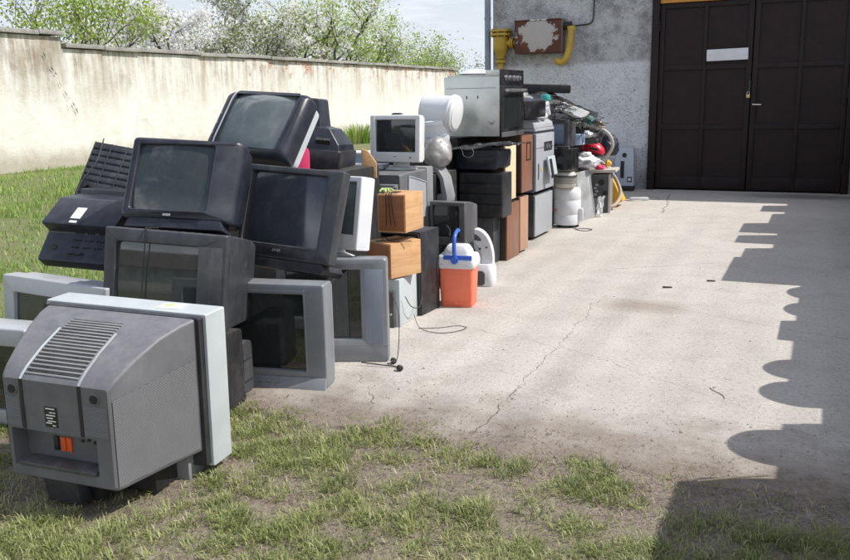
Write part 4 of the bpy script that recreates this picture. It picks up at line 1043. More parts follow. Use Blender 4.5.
# O: pale wooden side panel, and pale blue box behind the white monitor
q = MB(); q.prism([(-.05,0),(.055,0),(.055,.11),(.0,.19),(-.05,.21)], 1, 0, .03); o = q.build('wooden_box', M['oak_light'], bevel=.003); o.location = (-2.935,5.45,.90); o.rotation_euler = (0,0,R(20)); tag(o, 'pale wooden box corner showing behind the white monitor', 'box')
t = thing('storage_box', 'pale blue plastic box with white lid behind the white monitor', 'box', (-3.62,6.5,.80), (0,0,10))
q = MB(); q.loft([[(x,y,z) for x, y in rrect(a,b,.03,0,0)] for (a,b,z) in ((.30,.22,0),(.34,.26,.2))]); q.build('tub', M['paleblue'], t)
q = MB(); q.loft([[(x,y,z) for x, y in rrect(.36,.28,.03,0,0)] for z in (.2,.22)]); q.build('lid', M['white'], t, bevel=.004)
q = MB(); q.box(-.12,.16,-.05,.12,0,.035); o = q.build('white_tray', M['white'], bevel=.008); o.location = (-3.22,5.92,.925); o.rotation_euler=(0,0,R(8)); tag(o, 'flat white plastic tray on the grey television, left of the monitor foot', 'tray')
# loose power lead by the second silver set
t = thing('power_lead', 'black power lead with plug lying on the concrete beside the second silver television', 'cable', (-2.1,4.15,0))
q = MB((-2.1,4.15,0)); q.tube(wire([(-2.22,4.34,.36),(-2.135,4.26,.28),(-2.105,4.21,.15),(-2.10,4.17,.02),(-2.105,4.13,.006)]), .0024, 6); q.build('cord', M['rubber'], t)
q = MB((-2.1,4.15,0)); q.lathe([(.008,-.02),(.016,-.012),(.018,.012),(.012,.02)], (-2.10,4.12,.018), 12, (.4,-.6,.1)); pg = q.build('plug', M['rubber'], t)
q = MB((-2.1,4.15,0)); q.tube([(-2.097,4.100,.024),(-2.090,4.080,.026)], .0025, 6); q.tube([(-2.085,4.106,.022),(-2.076,4.086,.024)], .0025, 6); q.build('pin', M['steel'], pg)
t = thing('power_lead', 'dark cord with plug trailing from under the second silver television', 'cable', (-2.1,4.0,0))
q = MB((-2.1,4.0,0)); q.tube(wire([(-2.25,4.02,.02),(-2.14,4.04,.012),(-2.06,4.06,.006),(-2.02,4.03,.006)]), .0035, 6); q.build('cord', M['rubber'], t)
q = MB((-2.1,4.0,0)); q.lathe([(.008,-.02),(.015,-.012),(.017,.012),(.010,.022)], (-2.01,4.015,.017), 12, (.6,-.5,.1)); q.build('plug', M['rubber'], t)
q = MB((-2.1,4.9,0)); q.tube(wire([(-2.32,4.86,.09),(-2.25,4.80,.02),(-2.12,4.78,.005),(-2.02,4.86,.005),(-2.00,4.97,.005),(-2.08,4.98,.005),(-2.16,4.90,.005),(-2.28,4.84,.005)]), .0022, 6)
o = q.build('cable', M['rubber']); o.location = (-2.1,4.9,0); tag(o, 'looped black cable lying on the concrete in front of the grey box', 'cable')
q = MB((-2.35,5.0,.1)); q.tube(wire([(-2.385,4.87,.20),(-2.37,4.93,.12),(-2.355,5.02,.10),(-2.37,5.10,.15)]), .003, 5); o = q.build('cable', M['rubber']); o.location = (-2.35,5.0,.1); tag(o, 'short dark cable drooping across the side of the grey box', 'cable')

# ------------------------------------------------------------------ cooler and steam cleaner
t = thing('cool_box', 'orange-red cool box with white lid and raised blue handle on the concrete', 'cooler', (-2.276,5.46,0), (0,0,9))
def rr2(w_, d_, r_, z, cy=.10): return [(x, y, z) for x, y in rrect(w_, d_, r_, 0, cy)]
q = MB(); q.loft([rr2(.218,.178,.02,0), rr2(.226,.186,.024,.008), rr2(.248,.205,.026,.285), rr2(.24,.2,.025,.287)]); bd_ = q.build('body', M['coolred'], t, angle=45)
q = MB(); q.box(-.012,.012,-.001,.006,.02,.275); q.build('moulded_rib', M['coolred'], bd_, bevel=.004)
q = MB(); q.loft([rr2(.262,.218,.028,.280), rr2(.272,.228,.03,.288), rr2(.274,.230,.03,.325), rr2(.258,.214,.03,.362), rr2(.245,.20,.03,.370)]); lid = q.build('lid', M['white'], t, angle=40)
q = MB(); q.loft([[(x,y,z) for x, z in rrect(.17,.19,.02,0,.145)] for y in (-.0025,.004)]); q.build('embossed_panel', M['coolred'], bd_, bevel=.001)
for x in (-.09,.09):
    q = MB(); q.obox((x,-.018,.306), (.03,.006,.010)); q.build('moulded_lug', M['offwhite'], lid, bevel=.002)
q = MB(); q.loft([rr2(.20,.165,.03,.368), rr2(.19,.155,.03,.395), rr2(.15,.115,.03,.432), rr2(.135,.10,.03,.437)]); q.build('lid_top', M['offwhite'], lid, angle=40)
q = MB(); q.box(-.085,.12,-.014,-.002,.343,.376); q.build('clasp_band', M['blue'], lid, bevel=.006)
q = MB(); q.tube(wire([(.0,-.02,.345),(.0,-.035,.42),(.0,-.02,.50),(.0,.04,.535),(.0,.10,.538)]), .014, 10); q.lathe([(.026,0),(.026,.018)], (0,-.040,.345), 18, (0,1,0)); q.build('handle', M['blue'], t)
q = MB(); q.tube(wire([(-.13,.02,.36),(-.11,0,.44),(-.05,.01,.47),(-.06,.05,.54),(-.09,.06,.57),(-.05,.04,.49),(.02,.03,.46)]), .004, 6); o = q.build('cable', M['rubber']); o.location = (-2.276,5.46,0); tag(o, 'thin dark wire twisting over the cool box lid', 'cable')
def steam():
    t = thing('steam_cleaner', 'white upright steam cleaner with looped handle beside the cool box', 'steam cleaner', (-2.355,6.16,0), (0,0,12))
    q = MB(); secs = []
    for (z, w_, d_, cx, cy) in ((.0,.19,.22,0,.11),(.012,.20,.23,0,.11),(.12,.195,.225,.0,.11),(.17,.17,.19,.0,.12)):
        secs.append([(x,y,z) for x, y in rrect(w_,d_,.04,cx,cy)])
    q.loft(secs); b = q.build('base', M['white'], t, angle=45)
    q = MB(); q.loft([[(x,y,z) for x, z in rrect(a,.115,.025,-.03,.068)] for (y,a) in ((-.008,.118),(-.002,.13),(.02,.13))]); q.build('tank_window', M['darkgrey'], b)
    # arched shell: outline extruded sideways, with the hand hole drawn as a dark plate near the top
    out = wire([(.085,.14),(.088,.22),(.075,.30),(.045,.375),(.0,.425),(-.05,.445),(-.10,.43),(-.13,.385),(-.125,.345),(-.095,.33),(-.06,.315),(-.035,.26),(-.025,.20),(-.03,.14)], 4)
    hole = wire([(-.105,.385),(-.07,.405),(-.03,.39),(-.005,.355),(-.03,.352),(-.07,.362),(-.105,.385)], 4)
    q = MB(); y0, y1 = .075, .175; n_ = len(out)
    ins = []
    cx_ = sum(p.x for p in [Vector((a_,b_,0)) for a_, b_ in [(v[0],v[1]) for v in out]])/n_; cz_ = sum(v[1] for v in out)/n_
    for (yy, k_) in ((y0,.90),(y0+.006,.95),(y0+.02,1.),(y1-.02,1.),(y1-.006,.95),(y1,.90)):
        ins.append([(v[0] + (1-k_)*(.0-v[0])*.6, yy, v[1] + (1-k_)*(.28-v[1])*.35) for v in out])
    q.loft(ins); bd3 = q.build('body', M['white'], t, angle=60)
    q = MB(); q.loft([[(v[0], yy, v[1]) for v in hole[:-1]] for yy in (y0-.003, y0+.004)]); q.build('hand_hole_plate', M['darkgrey'], bd3, angle=60)
    q = MB(); q.loft([[(v[0], yy, v[1]) for v in wire([(-.10,.335),(-.05,.335),(-.005,.27),(.0,.19),(-.01,.145),(-.028,.145),(-.03,.2),(-.045,.26),(-.07,.31),(-.10,.335)], 3)[:-1]] for yy in (y0-.010, y0+.01)]); q.build('inner_shade', M['bezelgrey'], bd3, angle=60)  # grey strip paints the shaded inner curve of the white body
    q = MB(); q.obox((.035,y0-.003,.30), (.016,.008,.010), (0,20,0)); q.obox((-.015,y0-.012,.29), (.016,.008,.016)); q.build('switch', M['charcoal'], t, bevel=.002)
steam()

# ------------------------------------------------------------------ oven and the cabinets below
t = thing('built_in_oven', 'built-in oven with steel side and black glass front, on top of the pile', 'oven', (-2.57,7.2,1.115), (0,0,0))
q = MB(); q.box(-.52,.0,0,.60,0,.515); cab = q.build('carcass', M['metal'], t, bevel=.003)
q = MB(); q.box(-.13,0,-.002,.60,.517,.568); q.box(-.50,-.14,.03,.55,.516,.53); q.build('top_housing', M['metal'], cab, bevel=.002)
q = MB(); q.box(-.50,-.035,-.0025,.0,.415,.418); q.box(-.31,-.302,-.003,0,.325,.352); q.box(-.205,-.197,-.003,0,.325,.352); q.build('side_slots', M['rubber'], cab)
q = MB(); q.lathe([(.028,0),(.026,.01),(.015,.012)], (-.075,-.0,.13), 16, (0,-1,0)); q.build('knockout', M['steel'], cab)
q = MB(); q.box(.0,.022,-.005,.605,-.01,.43); dr = q.build('door', M['ovenblack'], t, bevel=.004)
q = MB(); q.box(.022,.0245,.07,.53,.07,.35); q.build('window', M['screen_dark'], dr)
q = MB(); q.tube([(.058,.03,.395),(.058,.57,.395)], .013, 10); q.tube([(.02,.06,.395),(.058,.06,.395)], .009, 8); q.tube([(.02,.54,.395),(.058,.54,.395)], .009, 8); q.build('handle', M['steel'], dr)
q = MB(); q.box(.022,.025,.0,.60,-.008,.035); q.build('trim', M['steel'], dr, bevel=.001)
q = MB(); q.box(.0,.020,-.005,.605,.437,.572); cp = q.build('control_panel', M['ovenblack'], t, bevel=.004)
for k in range(4):
    q = MB(); q.lathe([(.026,0),(.025,.004),(.020,.006),(.019,.026),(.015,.028)], (.02,.13+.105*k,.50), 20, (1,0,0)); kb = q.build('knob', M['steel'], cp)
q = MB(); q.lathe([(.14,0),(.165,.012),(.12,.035),(.06,.050),(.0005,.055)], (0,0,0), 30); o = q.build('plastic_dish', M['white']); o.location = (-2.87,7.42,1.648); tag(o, 'shallow white plastic dish lying upside down on top of the oven', 'dish')

def cabinet(label, base, x0, x1, y0, y1, z0, z1, side, face, cat='cabinet', name='cabinet', door=None, facedir='x'):
    t = thing(name, label, cat, base)
    q = MB(base); q.box(x0,x1-.006,y0,y1,z0,z1); c = q.build('carcass', M[side], t, bevel=.003)
    q = MB(base)
    if facedir == 'x': q.box(x1-.005,x1+.012,y0+.002,y1-.002,z0+.004,z1-.004)
    else: q.box(x0+.004,x1-.004,y0-.014,y0-.001,z0+.004,z1-.004)
    q.build('side_panel' if facedir == 'x' else 'front_panel', M[face], t, bevel=.002)
    return t
t = cabinet('brown wooden cabinet standing on the concrete below the cream one, darker brown face', (-2.7,7.42,0), -2.95,-2.53,7.25,7.60,0,.515,'brown_dark','brown_wood')
t = cabinet('light brown wooden panel cabinet standing on the concrete beside the copier', (-2.7,7.75,0), -2.95,-2.53,7.625,7.87,.02,.535,'brown_dark','brown_light')
t = cabinet('reddish brown cabinet stacked above the light brown one, with a recessed frame in its face', (-2.7,7.9,.55), -2.95,-2.55,7.725,8.06,.560,1.10,'brown_dark','brown_wood')
q = MB((-2.7,7.9,.55)); 
for (y0,y1,z0,z1) in ((7.86,7.98,1.02,1.03),(7.86,7.98,.86,.87),(7.855,7.865,.86,1.03),(7.975,7.985,.86,1.03)): q.box(-2.545,-2.532,y0,y1,z0,z1)
q.build('face_frame', M['brown_dark'], t)
t = cabinet('cream chipboard cabinet standing between the black box and the reddish cabinet', (-2.7,7.41,.53), -2.96,-2.55,7.265,7.56,.535,1.045,'brown_dark','cream_wood')
t = cabinet('dark grey cabinet standing on the concrete behind the steam cleaner', (-2.75,7.1,0), -2.94,-2.575,7.08,7.24,0,.415,'charcoal','darkgrey', facedir='y')
t = thing('stereo_stack', 'matt black hifi cabinet stacked on the dark grey one', 'stereo', (-2.67,7.0,.425))
q = MB(); q.box(-.20,.20,0,.24,0,.385); q.build('carcass', M['black'], t, bevel=.005)
for k, (a, b) in enumerate(((.006,.11),(.12,.20),(.21,.29),(.30,.378))):
    q = MB(); q.box(-.195,.195,-.012,0,a,b); fp = q.build('unit_front', M['rubber'], t, bevel=.003)
t = thing('video_recorder', 'blue-black video recorder lying on the hifi cabinet under black film', 'video recorder', (-2.70,6.98,.845), (0,0,-5))
q = MB(); q.loft([[(x,y,z) for x, y in rrect(a,.26,.03,0,.13)] for (a,z) in ((.36,0),(.42,.02),(.44,.14),(.42,.165))]); q.build('case', M['navyblack'], t)
q = MB(); q.box(-.16,.16,-.004,.002,.05,.10); q.build('front_flap', M['black'], t, bevel=.001)
# crumpled black film
def sheet(name, label, cat, loc, sx_, sy_, amp, mat, seed, rot=(0,0,0), droop=.0):
    q = MB()
    def f(u, v):
        x, y = (u-.5)*sx_*(1+.15*mnoise.noise(Vector((v*3,seed,1)))), (v-.5)*sy_*(1+.2*mnoise.noise(Vector((u*3,seed,5))))
        z = amp*(mnoise.noise(Vector((u*3.2+seed,v*3.2,0))) + .6*mnoise.noise(Vector((u*9+seed,v*9,3))))
        e = max(0, max(abs(u-.5),abs(v-.5))-.32); return (x, y, z - droop*e*e*30)
    q.surf(f, 34, 26)
    o = q.build(name, mat, fixn=False, angle=60); o.location = loc; o.rotation_euler = tuple(R(a) for a in rot)
    so_ = o.modifiers.new('thickness', 'SOLIDIFY'); so_.thickness = .004
    return tag(o, label, cat)
sheet('black_film', 'crumpled black plastic film draped over the video recorder below the oven', 'plastic film', (-2.66,7.03,1.045), .66, .30, .030, M['bagblack'], 3.1, (0,-5,0), .012)
q = MB(); q.tube(wire([(-.10,-.13,.02),(-.075,-.135,-.02),(-.07,-.137,-.045),(-.03,-.138,-.065),(.015,-.137,-.05),(.025,-.136,-.015),(.01,-.135,.01),(.06,-.13,.025)], 4), .0018, 5)
o = q.build('wire_frame', M['steel']); o.location = (-2.70,6.98,1.02); tag(o, 'bent thin wire loop hanging in front of the video recorder', 'wire')
def lumpy(name, label, cat, loc, size, mat, seed, amp=.25, rot=(0,0,0)):
    bm = bmesh.new(); bmesh.ops.create_icosphere(bm, subdivisions=4, radius=1.)
    for v in bm.verts:
        d_ = v.co.normalized(); k = 1 + amp*(mnoise.noise(d_*1.7+Vector((seed,0,0))) + .55*(.5-2*abs(mnoise.noise(d_*3.2+Vector((0,seed,0))))) + .30*(.5-2*abs(mnoise.noise(d_*8+Vector((0,0,seed))))))
        v.co = Vector((d_.x*size[0]*k, d_.y*size[1]*k, max(-.8*size[2], d_.z*size[2]*k)))
    me = bpy.data.meshes.new(name); bm.to_mesh(me); bm.free(); me.polygons.foreach_set('use_smooth', [True]*len(me.polygons)); me.materials.append(mat)
    o = bpy.data.objects.new(name, me); COL.objects.link(o); o.location = loc; o.rotation_euler = tuple(R(a) for a in rot); return tag(o, label, cat)
lumpy('plastic_bag', 'filled grey translucent bag right of the light grey monitor', 'bag', (-2.80,6.38,1.02), (.115,.12,.135), M['baggrey'], 2.3, .13)
t = thing('bucket', 'white bucket with a lid lying tilted against the oven side', 'bucket', (-3.10,6.84,1.365), (0,0,0))
ax = Vector((1.0,.02,-.17)).normalized()
q = MB(); q.lathe([(.11,-.03),(.12,-.02),(.145,.245),(.148,.25)], (0,0,0), 32, ax); q.build('tub', M['white'], t)
q = MB(); q.lathe([(.150,.23),(.158,.233),(.158,.246),(.152,.248),(.152,.268),(.146,.276),(.132,.278),(.126,.286),(.06,.294),(.001,.296)], (0,0,0), 40, ax); q.build('lid', M['offwhite'], t, angle=25)
t = thing('bucket', 'white bucket standing upright under the tilted one', 'bucket', (-2.985,6.80,1.035), (4,-3,0))
q = MB(); q.lathe([(.095,0),(.10,.008),(.122,.20),(.128,.202),(.128,.215),(.118,.218)], (0,0,0), 32); q.build('tub', M['white'], t)
q = MB(); q.lathe([(.126,.214),(.126,.232),(.11,.238)], (0,0,0), 32); q.build('lid', M['white'], t)
q = MB(); q.tube([(.118*math.cos(a),.118*math.sin(a),.13+.03*math.sin(a*1)) for a in [math.pi+.1+k*.25 for k in range(13)]], .004, 6); q.build('handle', M['paleblue'], t)

# ------------------------------------------------------------------ copier and the far end of the pile
t = thing('office_copier', 'tall grey office copier on a base cabinet beside the brown cabinets', 'copier', (-2.9,8.72,0))
CO = (-2.9,8.72,0)
q = MB(CO); q.box(-3.2,-2.64,8.42,9.05,.03,.465); cbn = q.build('base_cabinet', M['charcoal'], t, bevel=.006)
q = MB(CO); q.box(-2.64,-2.622,8.425,9.045,.035,.455); q.build('cabinet_door', M['copier'], cbn, bevel=.004)
q = MB(CO); q.box(-3.2,-2.64,8.41,9.06,.49,1.10); bdy = q.build('body', plastic('copier_dark', (.10,.105,.125), .5, .15, .15), t, bevel=.008)
q = MB(CO); q.box(-2.64,-2.612,8.415,9.055,.50,1.08); q.build('front_cover', M['copier'], bdy, bevel=.008)
q = MB(CO); q.box(-3.2,-2.62,8.40,9.07,1.105,1.135); q.prism([(-3.2,1.137),(-2.63,1.137),(-2.64,1.185),(-2.70,1.225),(-3.2,1.235)], 1, 8.40, 9.07); q.build('lid', M['copier'], t, bevel=.008)
q = MB(CO); q.box(-2.612,-2.606,8.68,8.96,.90,.99); kp = q.build('key_panel', M['black'], bdy)
q = MB(CO)
for k in range(7): q.obox((-2.604,8.71+.033*k,.93+.008*((k*3)%5)), (.004,.016,.012+.01*(k%3)))
q.build('keys', M['midgrey'], kp)
q = MB(CO); q.obox((-2.56,8.80,.74), (.022,.26,.20), (0,-10,0)); tr = q.build('paper_tray', M['bezelgrey'], t, bevel=.008)
q = MB(CO); q.obox((-2.545,8.74,.715), (.012,.08,.20), (0,-10,0)); q.build('tray_slot', M['black'], tr)
q = MB(CO); q.obox((-2.609,8.60,.715), (.003,.035,.03)); q.build('sticker', plastic('sticker_yellow', (.65,.6,.05), .5), bdy)
q = MB(CO); q.box(-2.614,-2.6095,8.42,9.05,.935,.939); q.build('seam', M['darkgrey'], bdy)
q = MB(CO); q.box(-2.612,-2.606,8.48,8.50,.62,.78); q.build('side_strip', M['charcoal'], bdy)
for y in (8.47,9.0):
    q = MB(CO); q.lathe([(.02,0),(.02,.03)], (-2.70,y,.0), 12); q.build('caster', M['rubber'], t)
t = thing('amplifier', 'long flat black amplifier lying on top of the copier', 'amplifier', (-2.61,7.98,1.245), (0,0,0))
q = MB(); q.prism([(-.44,0),(.0,0),(.0,.165),(-.03,.185),(-.44,.185)], 1, 0, .72); q.build('case', M['navyblack'], t, bevel=.006)
q = MB(); q.box(.001,.010,.01,.71,.01,.155); q.build('front_panel', M['ovenblack'], t, bevel=.003)
lumpy('rag', 'crumpled grey-brown rag lying behind the black amplifier', 'rag', (-2.92,8.45,1.47), (.14,.16,.06), M['beige'], 5.5, .35)
lumpy('pink_rag', 'small pink scrap beside the oven on the black amplifier', 'rag', (-2.74,8.08,1.447), (.05,.06,.022), M['pink'], 8.1, .3)
q = MB(); q.obox((0,0,0), (.74,.30,.10), (0,1.5,0)); o = q.build('black_slab', M['rubber'], bevel=.02); o.location = (-3.16,10.3,1.545); o.rotation_euler = (0,R(1),R(14)); tag(o, 'long black flat device highest at the far end of the pile', 'device')
# crt above heater
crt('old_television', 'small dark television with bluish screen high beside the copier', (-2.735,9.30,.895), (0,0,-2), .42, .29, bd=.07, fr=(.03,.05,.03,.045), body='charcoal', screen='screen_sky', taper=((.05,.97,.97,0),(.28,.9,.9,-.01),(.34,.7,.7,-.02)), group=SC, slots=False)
t = thing('radio_cassette', 'black cassette box wedged under the small dark television', 'stereo', (-2.56,9.22,.665), (0,0,-4))
q = MB(); q.box(-.15,.10,0,.24,0,.22); q.build('case', M['ovenblack'], t, bevel=.006)
q = MB(); q.lathe([(.045,0),(.042,.006),(.02,.002)], (-.03,-.001,.10), 20, (0,-1,0)); q.build('loudspeaker', M['charcoal'], t)
q = MB(); q.tube([(-.09,.03,.22),(-.09,.03,.245),(.06,.03,.245),(.06,.03,.22)], .006, 8); q.build('carry_handle', M['steel'], t)
t = thing('fan_heater', 'round beige fan heater standing on the white cylinder', 'heater', (-2.565,9.36,.455))
q = MB(); q.lathe([(.10,0),(.115,.02),(.12,.06),(.118,.14),(.10,.17),(.07,.18)], (0,0,0), 28); q.build('body', M['beige'], t)
q = MB()
for k in range(6): q.lathe([(.1225,0),(.1225,.004)], (0,0,.05+k*.012), 28)
q.build('grille', M['darkgrey'], t)
q = MB(); q.lathe([(.125,.12),(.128,.125),(.128,.135),(.124,.14)], (0,0,0), 28); q.build('rim', M['charcoal'], t)
t = thing('spin_dryer', 'white oval spin dryer on the concrete beside the copier', 'spin dryer', (-2.565,9.46,.0), (0,0,0))
q = MB(); q.lathe([(.135,.03),(.145,.035),(.147,.06),(.147,.145),(.145,.148),(.145,.152),(.147,.155),(.147,.305),(.145,.308),(.145,.312),(.147,.315),(.146,.40),(.138,.43),(.12,.445)], (0,0,0), 36); q.build('drum', M['white'], t)
q = MB(); q.obox((-.105,-.108,.205), (.035,.004,.012), (0,0,44)); q.obox((-.098,-.116,.188), (.04,.004,.010), (0,0,44)); q.build('red_mark', M['red'], t)
q = MB(); q.obox((.16,-.02,.15), (.05,.06,.14), (0,0,10)); q.build('spout', M['white'], t, bevel=.015)
for a in (.4, 2.2, 4.0, 5.4):
    q = MB(); q.lathe([(.022,0),(.022,.03)], (.11*math.cos(a),.11*math.sin(a),.0), 12); q.build('foot', M['rubber'], t)
q = MB((-2.35,9.3,0)); q.tube(wire([(-2.47,9.36,.012),(-2.38,9.22,.005),(-2.28,9.18,.005),(-2.24,9.30,.005),(-2.34,9.34,.005),(-2.42,9.28,.005)]), .004, 6); o = q.build('cable', M['charcoal']); o.location = (-2.35,9.3,0); tag(o, 'curled dark cable on the concrete in front of the white spin dryer', 'cable')
# leaning panel
t = thing('metal_panel', 'scuffed pale metal panel leaning in front of the computer tower', 'panel', (-2.475,10.12,.0), (-9,-2,80))
q = MB(); q.box(-.23,.20,0,.018,.0,.58); q.build('sheet', M['panel'], t, bevel=.004)
for (a, b_) in ((-.225,-.19),(.16,.195)):
    q = MB(); q.box(a,b_,-.003,0,.02,.56); q.build('folded_edge', M['midgrey'], t, bevel=.001)
sheet('plastic_scrap', 'torn translucent plastic strips hanging over the metal panel', 'plastic film', (-2.40,10.35,.13), .08, .24, .03, M['offwhite'], 6.4, (78,10,35), .0)
# PC tower with beige slab on top
t = thing('computer_tower', 'beige computer tower seen from its rear panel, under a beige slab', 'computer', (-2.475,10.72,0), (0,0,8))
q = MB(); q.box(-.125,.105,0,.44,0,.48); ca = q.build('case', M['midgrey'], t, bevel=.004)
q = MB(); q.box(-.118,.098,-.004,0,.01,.47); rp = q.build('rear_panel', M['darkgrey'], t)
q = MB(); q.box(.085,.112,-.012,.0,0,.485); q.build('case_edge', M['beige'], t, bevel=.003)
for (x, z, r_) in ((.0,.385,.038),(.045,.25,.034)):
    q = MB(); q.lathe([(r_,0),(r_,.005),(r_*.3,.006)], (x,-.004,z), 20, (0,-1,0)); q.build('fan', M['rubber'], rp)
q = MB()
for k in range(7): q.box(-.10,-.01,-.007,-.004,.04+k*.021,.052+k*.021)
for k in range(4): q.box(-.095+.02*(k%2),-.06+.02*(k%2),-.009,-.004,.22+.04*k,.245+.04*k)
q.build('slots', M['silver'], rp)
q = MB(); q.obox((0,0,0), (.37,.44,.035), (0,-2,0)); o = q.build('beige_slab', M['beige'], bevel=.006); o.location = (-2.505,10.90,.522); o.rotation_euler = (0,0,R(6)); tag(o, 'beige slab lying flat on the computer tower', 'slab')
lumpy('plastic_bag', 'crumpled white plastic bag under the red vacuum cleaner', 'bag', (-2.66,10.35,.66), (.20,.24,.085), M['whitebag'], 3.7, .5)
lumpy('plastic_bag', 'smaller white plastic scrap left of the red vacuum cleaner, beside the small television', 'bag', (-2.72,9.95,.76), (.10,.14,.07), M['whitebag'], 9.2, .5)
lumpy('magenta_scrap', 'magenta scrap on the beige slab in front of the red vacuum cleaner', 'scrap', (-2.52,10.78,.565), (.065,.06,.03), M['pink'], 4.4, .35)
lumpy('yellow_scrap', 'small yellow scrap under the red vacuum cleaner', 'scrap', (-2.46,11.0,.60), (.04,.05,.04), M['yellow'], 1.4, .3)
# red vacuum
t = thing('vacuum_cleaner', 'red and black vacuum cleaner with coiled grey hose, lying on top', 'vacuum cleaner', (-2.66,10.86,.72), (0,12,-2))
bm_ = MB(); rings = []
for (x, h_, d_, zc) in ((-.19,.03,.05,.07),(-.17,.09,.14,.075),(-.10,.14,.20,.085),(0,.17,.22,.095),(.08,.15,.21,.085),(.145,.10,.16,.07),(.17,.04,.08,.055)):
    rings.append([(x, d_/2*math.cos(a), zc+h_/2*math.sin(a)) for a in [2*math.pi*k/18 for k in range(18)]])
bm_.loft(rings); bm_.build('body', M['red'], t, angle=60)
q = MB(); q.lathe([(.13,0),(.14,.015),(.13,.03)], (0,0,.0), 24, (0,0,1), 1.25, .85); q.build('underside', M['rubber'], t)
q = MB(); q.tube(wire([(.02,-.02,.17),(.01,-.03,.23),(.015,-.04,.28)]), .028, 12); q.build('hose_cuff', M['rubber'], t)
q = MB(); q.obox((.055,-.10,.09), (.11,.02,.03), (0,0,12)); q.build('grip', M['rubber'], t, bevel=.006)
def hose(pts, r_, mat, name, parent=None, pitch=.012):
    P = wire(pts, 14); q = MB()
    rs = [r_*(1+.09*(1 if i % 2 else -1)) for i in range(len(P))]
    q.tube(P, rs, 10); return q.build(name, M[mat], parent, angle=80)
hose([(.02,-.05,.27),(-.03,-.05,.30),(-.09,-.05,.29),(-.15,-.03,.22)], .017, 'hosegrey', 'hose', t)
q_ = hose([(-2.62,10.62,.93),(-2.60,10.60,1.0),(-2.53,10.58,1.045),(-2.43,10.58,1.03),(-2.35,10.60,.95),(-2.33,10.62,.83),(-2.41,10.66,.71),(-2.52,10.70,.65)], .021, 'hosegrey', 'vacuum_hose')
tag(q_, 'grey ribbed hose arching above the red vacuum cleaner', 'hose')
# yellow vacuum / case leaning
t = thing('yellow_case', 'yellow plastic case leaning behind the computer tower', 'case', (-2.44,11.30,0.03), (-4,-26,6))
q = MB(); q.box(-.08,.13,0,.34,0,.50); q.build('shell', M['yellow'], t, bevel=.02, seg=3)
q = MB(); q.box(-.075,.125,-.004,.0,.03,.06); q.box(-.075,.125,-.004,.0,.43,.46); q.build('rib', M['yellow'], t, bevel=.002)
q_ = hose([(-2.62,11.2,.62),(-2.50,11.25,.50),(-2.40,11.28,.34),(-2.34,11.22,.18),(-2.38,11.05,.06),(-2.50,10.95,.04)], .024, 'hosetan', 'vacuum_hose'); tag(q_, 'tan ribbed hose curling down in front of the yellow case', 'hose')
# white tower by the wall
t = thing('upright_appliance', 'white upright appliance against the building wall next to the garage door', 'appliance', (-2.73,13.3,.0), (0,0,4))
q = MB(); q.prism([(-.15,.08),(.15,.08),(.135,.62),(.11,.66),(-.11,.66),(-.135,.62)], 1, 0, .24); bd2 = q.build('body', plastic('pale_blue_white', (.42,.47,.54), .45, .08, .15), t, bevel=.012)
q = MB(); q.lathe([(.035,0),(.035,.006)], (.0,-.002,.55), 18, (0,-1,0)); q.build('round_recess', M['rubber'], bd2)
q = MB(); q.box(-.055,.0,-.005,.0,.20,.46); q.build('dark_slot', M['rubber'], bd2); q = MB(); q.box(.05,.12,-.005,.0,.14,.22); q.build('control_box', M['black'], bd2); q = MB(); q.box(.065,.105,-.008,-.005,.16,.20); q.build('dial', M['offwhite'], bd2)
q = MB(); q.box(-.14,.14,.01,.23,0,.08); q.build('foot', M['rubber'], t, bevel=.006)
q = MB(); q.tube(wire([(-.05,-.03,.05),(-.06,-.04,.2),(-.065,-.035,.36)]), .022, 8); o = q.build('blue_tube', M['blue']); o.location = (-2.79,13.25,.0); tag(o, 'dark blue tube leaning on the white upright appliance', 'tube')
q = MB(); q.tube(wire([(-2.55,12.2,.006),(-2.35,12.05,.006),(-2.2,12.3,.006),(-2.35,12.5,.006),(-2.2,12.6,.006),(-2.05,12.4,.006),(-2.3,12.2,.006)]), .008, 6); tag(q.build('cable', M['hosegrey']), 'grey cable coils on the concrete in front of the white upright appliance', 'cable')
q = MB(); q.obox((-2.28,12.2,.02), (.25,.10,.035), (0,0,20)); tag(q.build('flat_adapter', M['offwhite'], bevel=.006), 'flat pale adapter lying among grey cables at the end of the pile', 'adapter')
# keyboards, tubes, wires on the heap
t = thing('dark_case', 'teal and dark green plastic case tilted high above the red vacuum cleaner', 'case', (-2.62,10.25,1.16), (10,32,-10))
q = MB(); q.box(-.20,.12,0,.12,0,.075); q.build('shell', M['green'], t, bevel=.01)
q = MB(); q.box(.02,.12,-.006,.002,.005,.070); q.build('teal_flap', M['teal'], t, bevel=.003)
q = MB(); q.obox((0,0,0), (.17,.14,.02), (0,24,0)); o = q.build('circuit_board', M['charcoal'], bevel=.002); o.location = (-2.54,10.32,1.21); o.rotation_euler=(R(70),R(10),0); tag(o, 'dark board standing behind the teal case at the edge of the heap', 'board')
q = MB(); q.lathe([(.055,0),(.06,.02),(.05,.06),(.02,.07)], (0,0,0), 18); o = q.build('teal_cup', M['teal']); o.location = (-2.80,9.35,1.405); tag(o, 'small teal cup lying beside the end of the black amplifier', 'cup')
for k, (x, y, z, az_, lb) in enumerate(((-2.83,9.15,1.32,25,'white plastic tube, upper of the pair above the copier'),(-2.78,9.0,1.265,12,'white plastic tube, lower of the pair above the copier'))):
    q = MB(); q.tube([(-.14,0,0),(.13,0,.01)], .045, 16); o = q.build('white_tube', M['white']); o.location = (x,y,z); o.rotation_euler = (0,R(-12),R(az_)); tag(o, lb, 'tube')
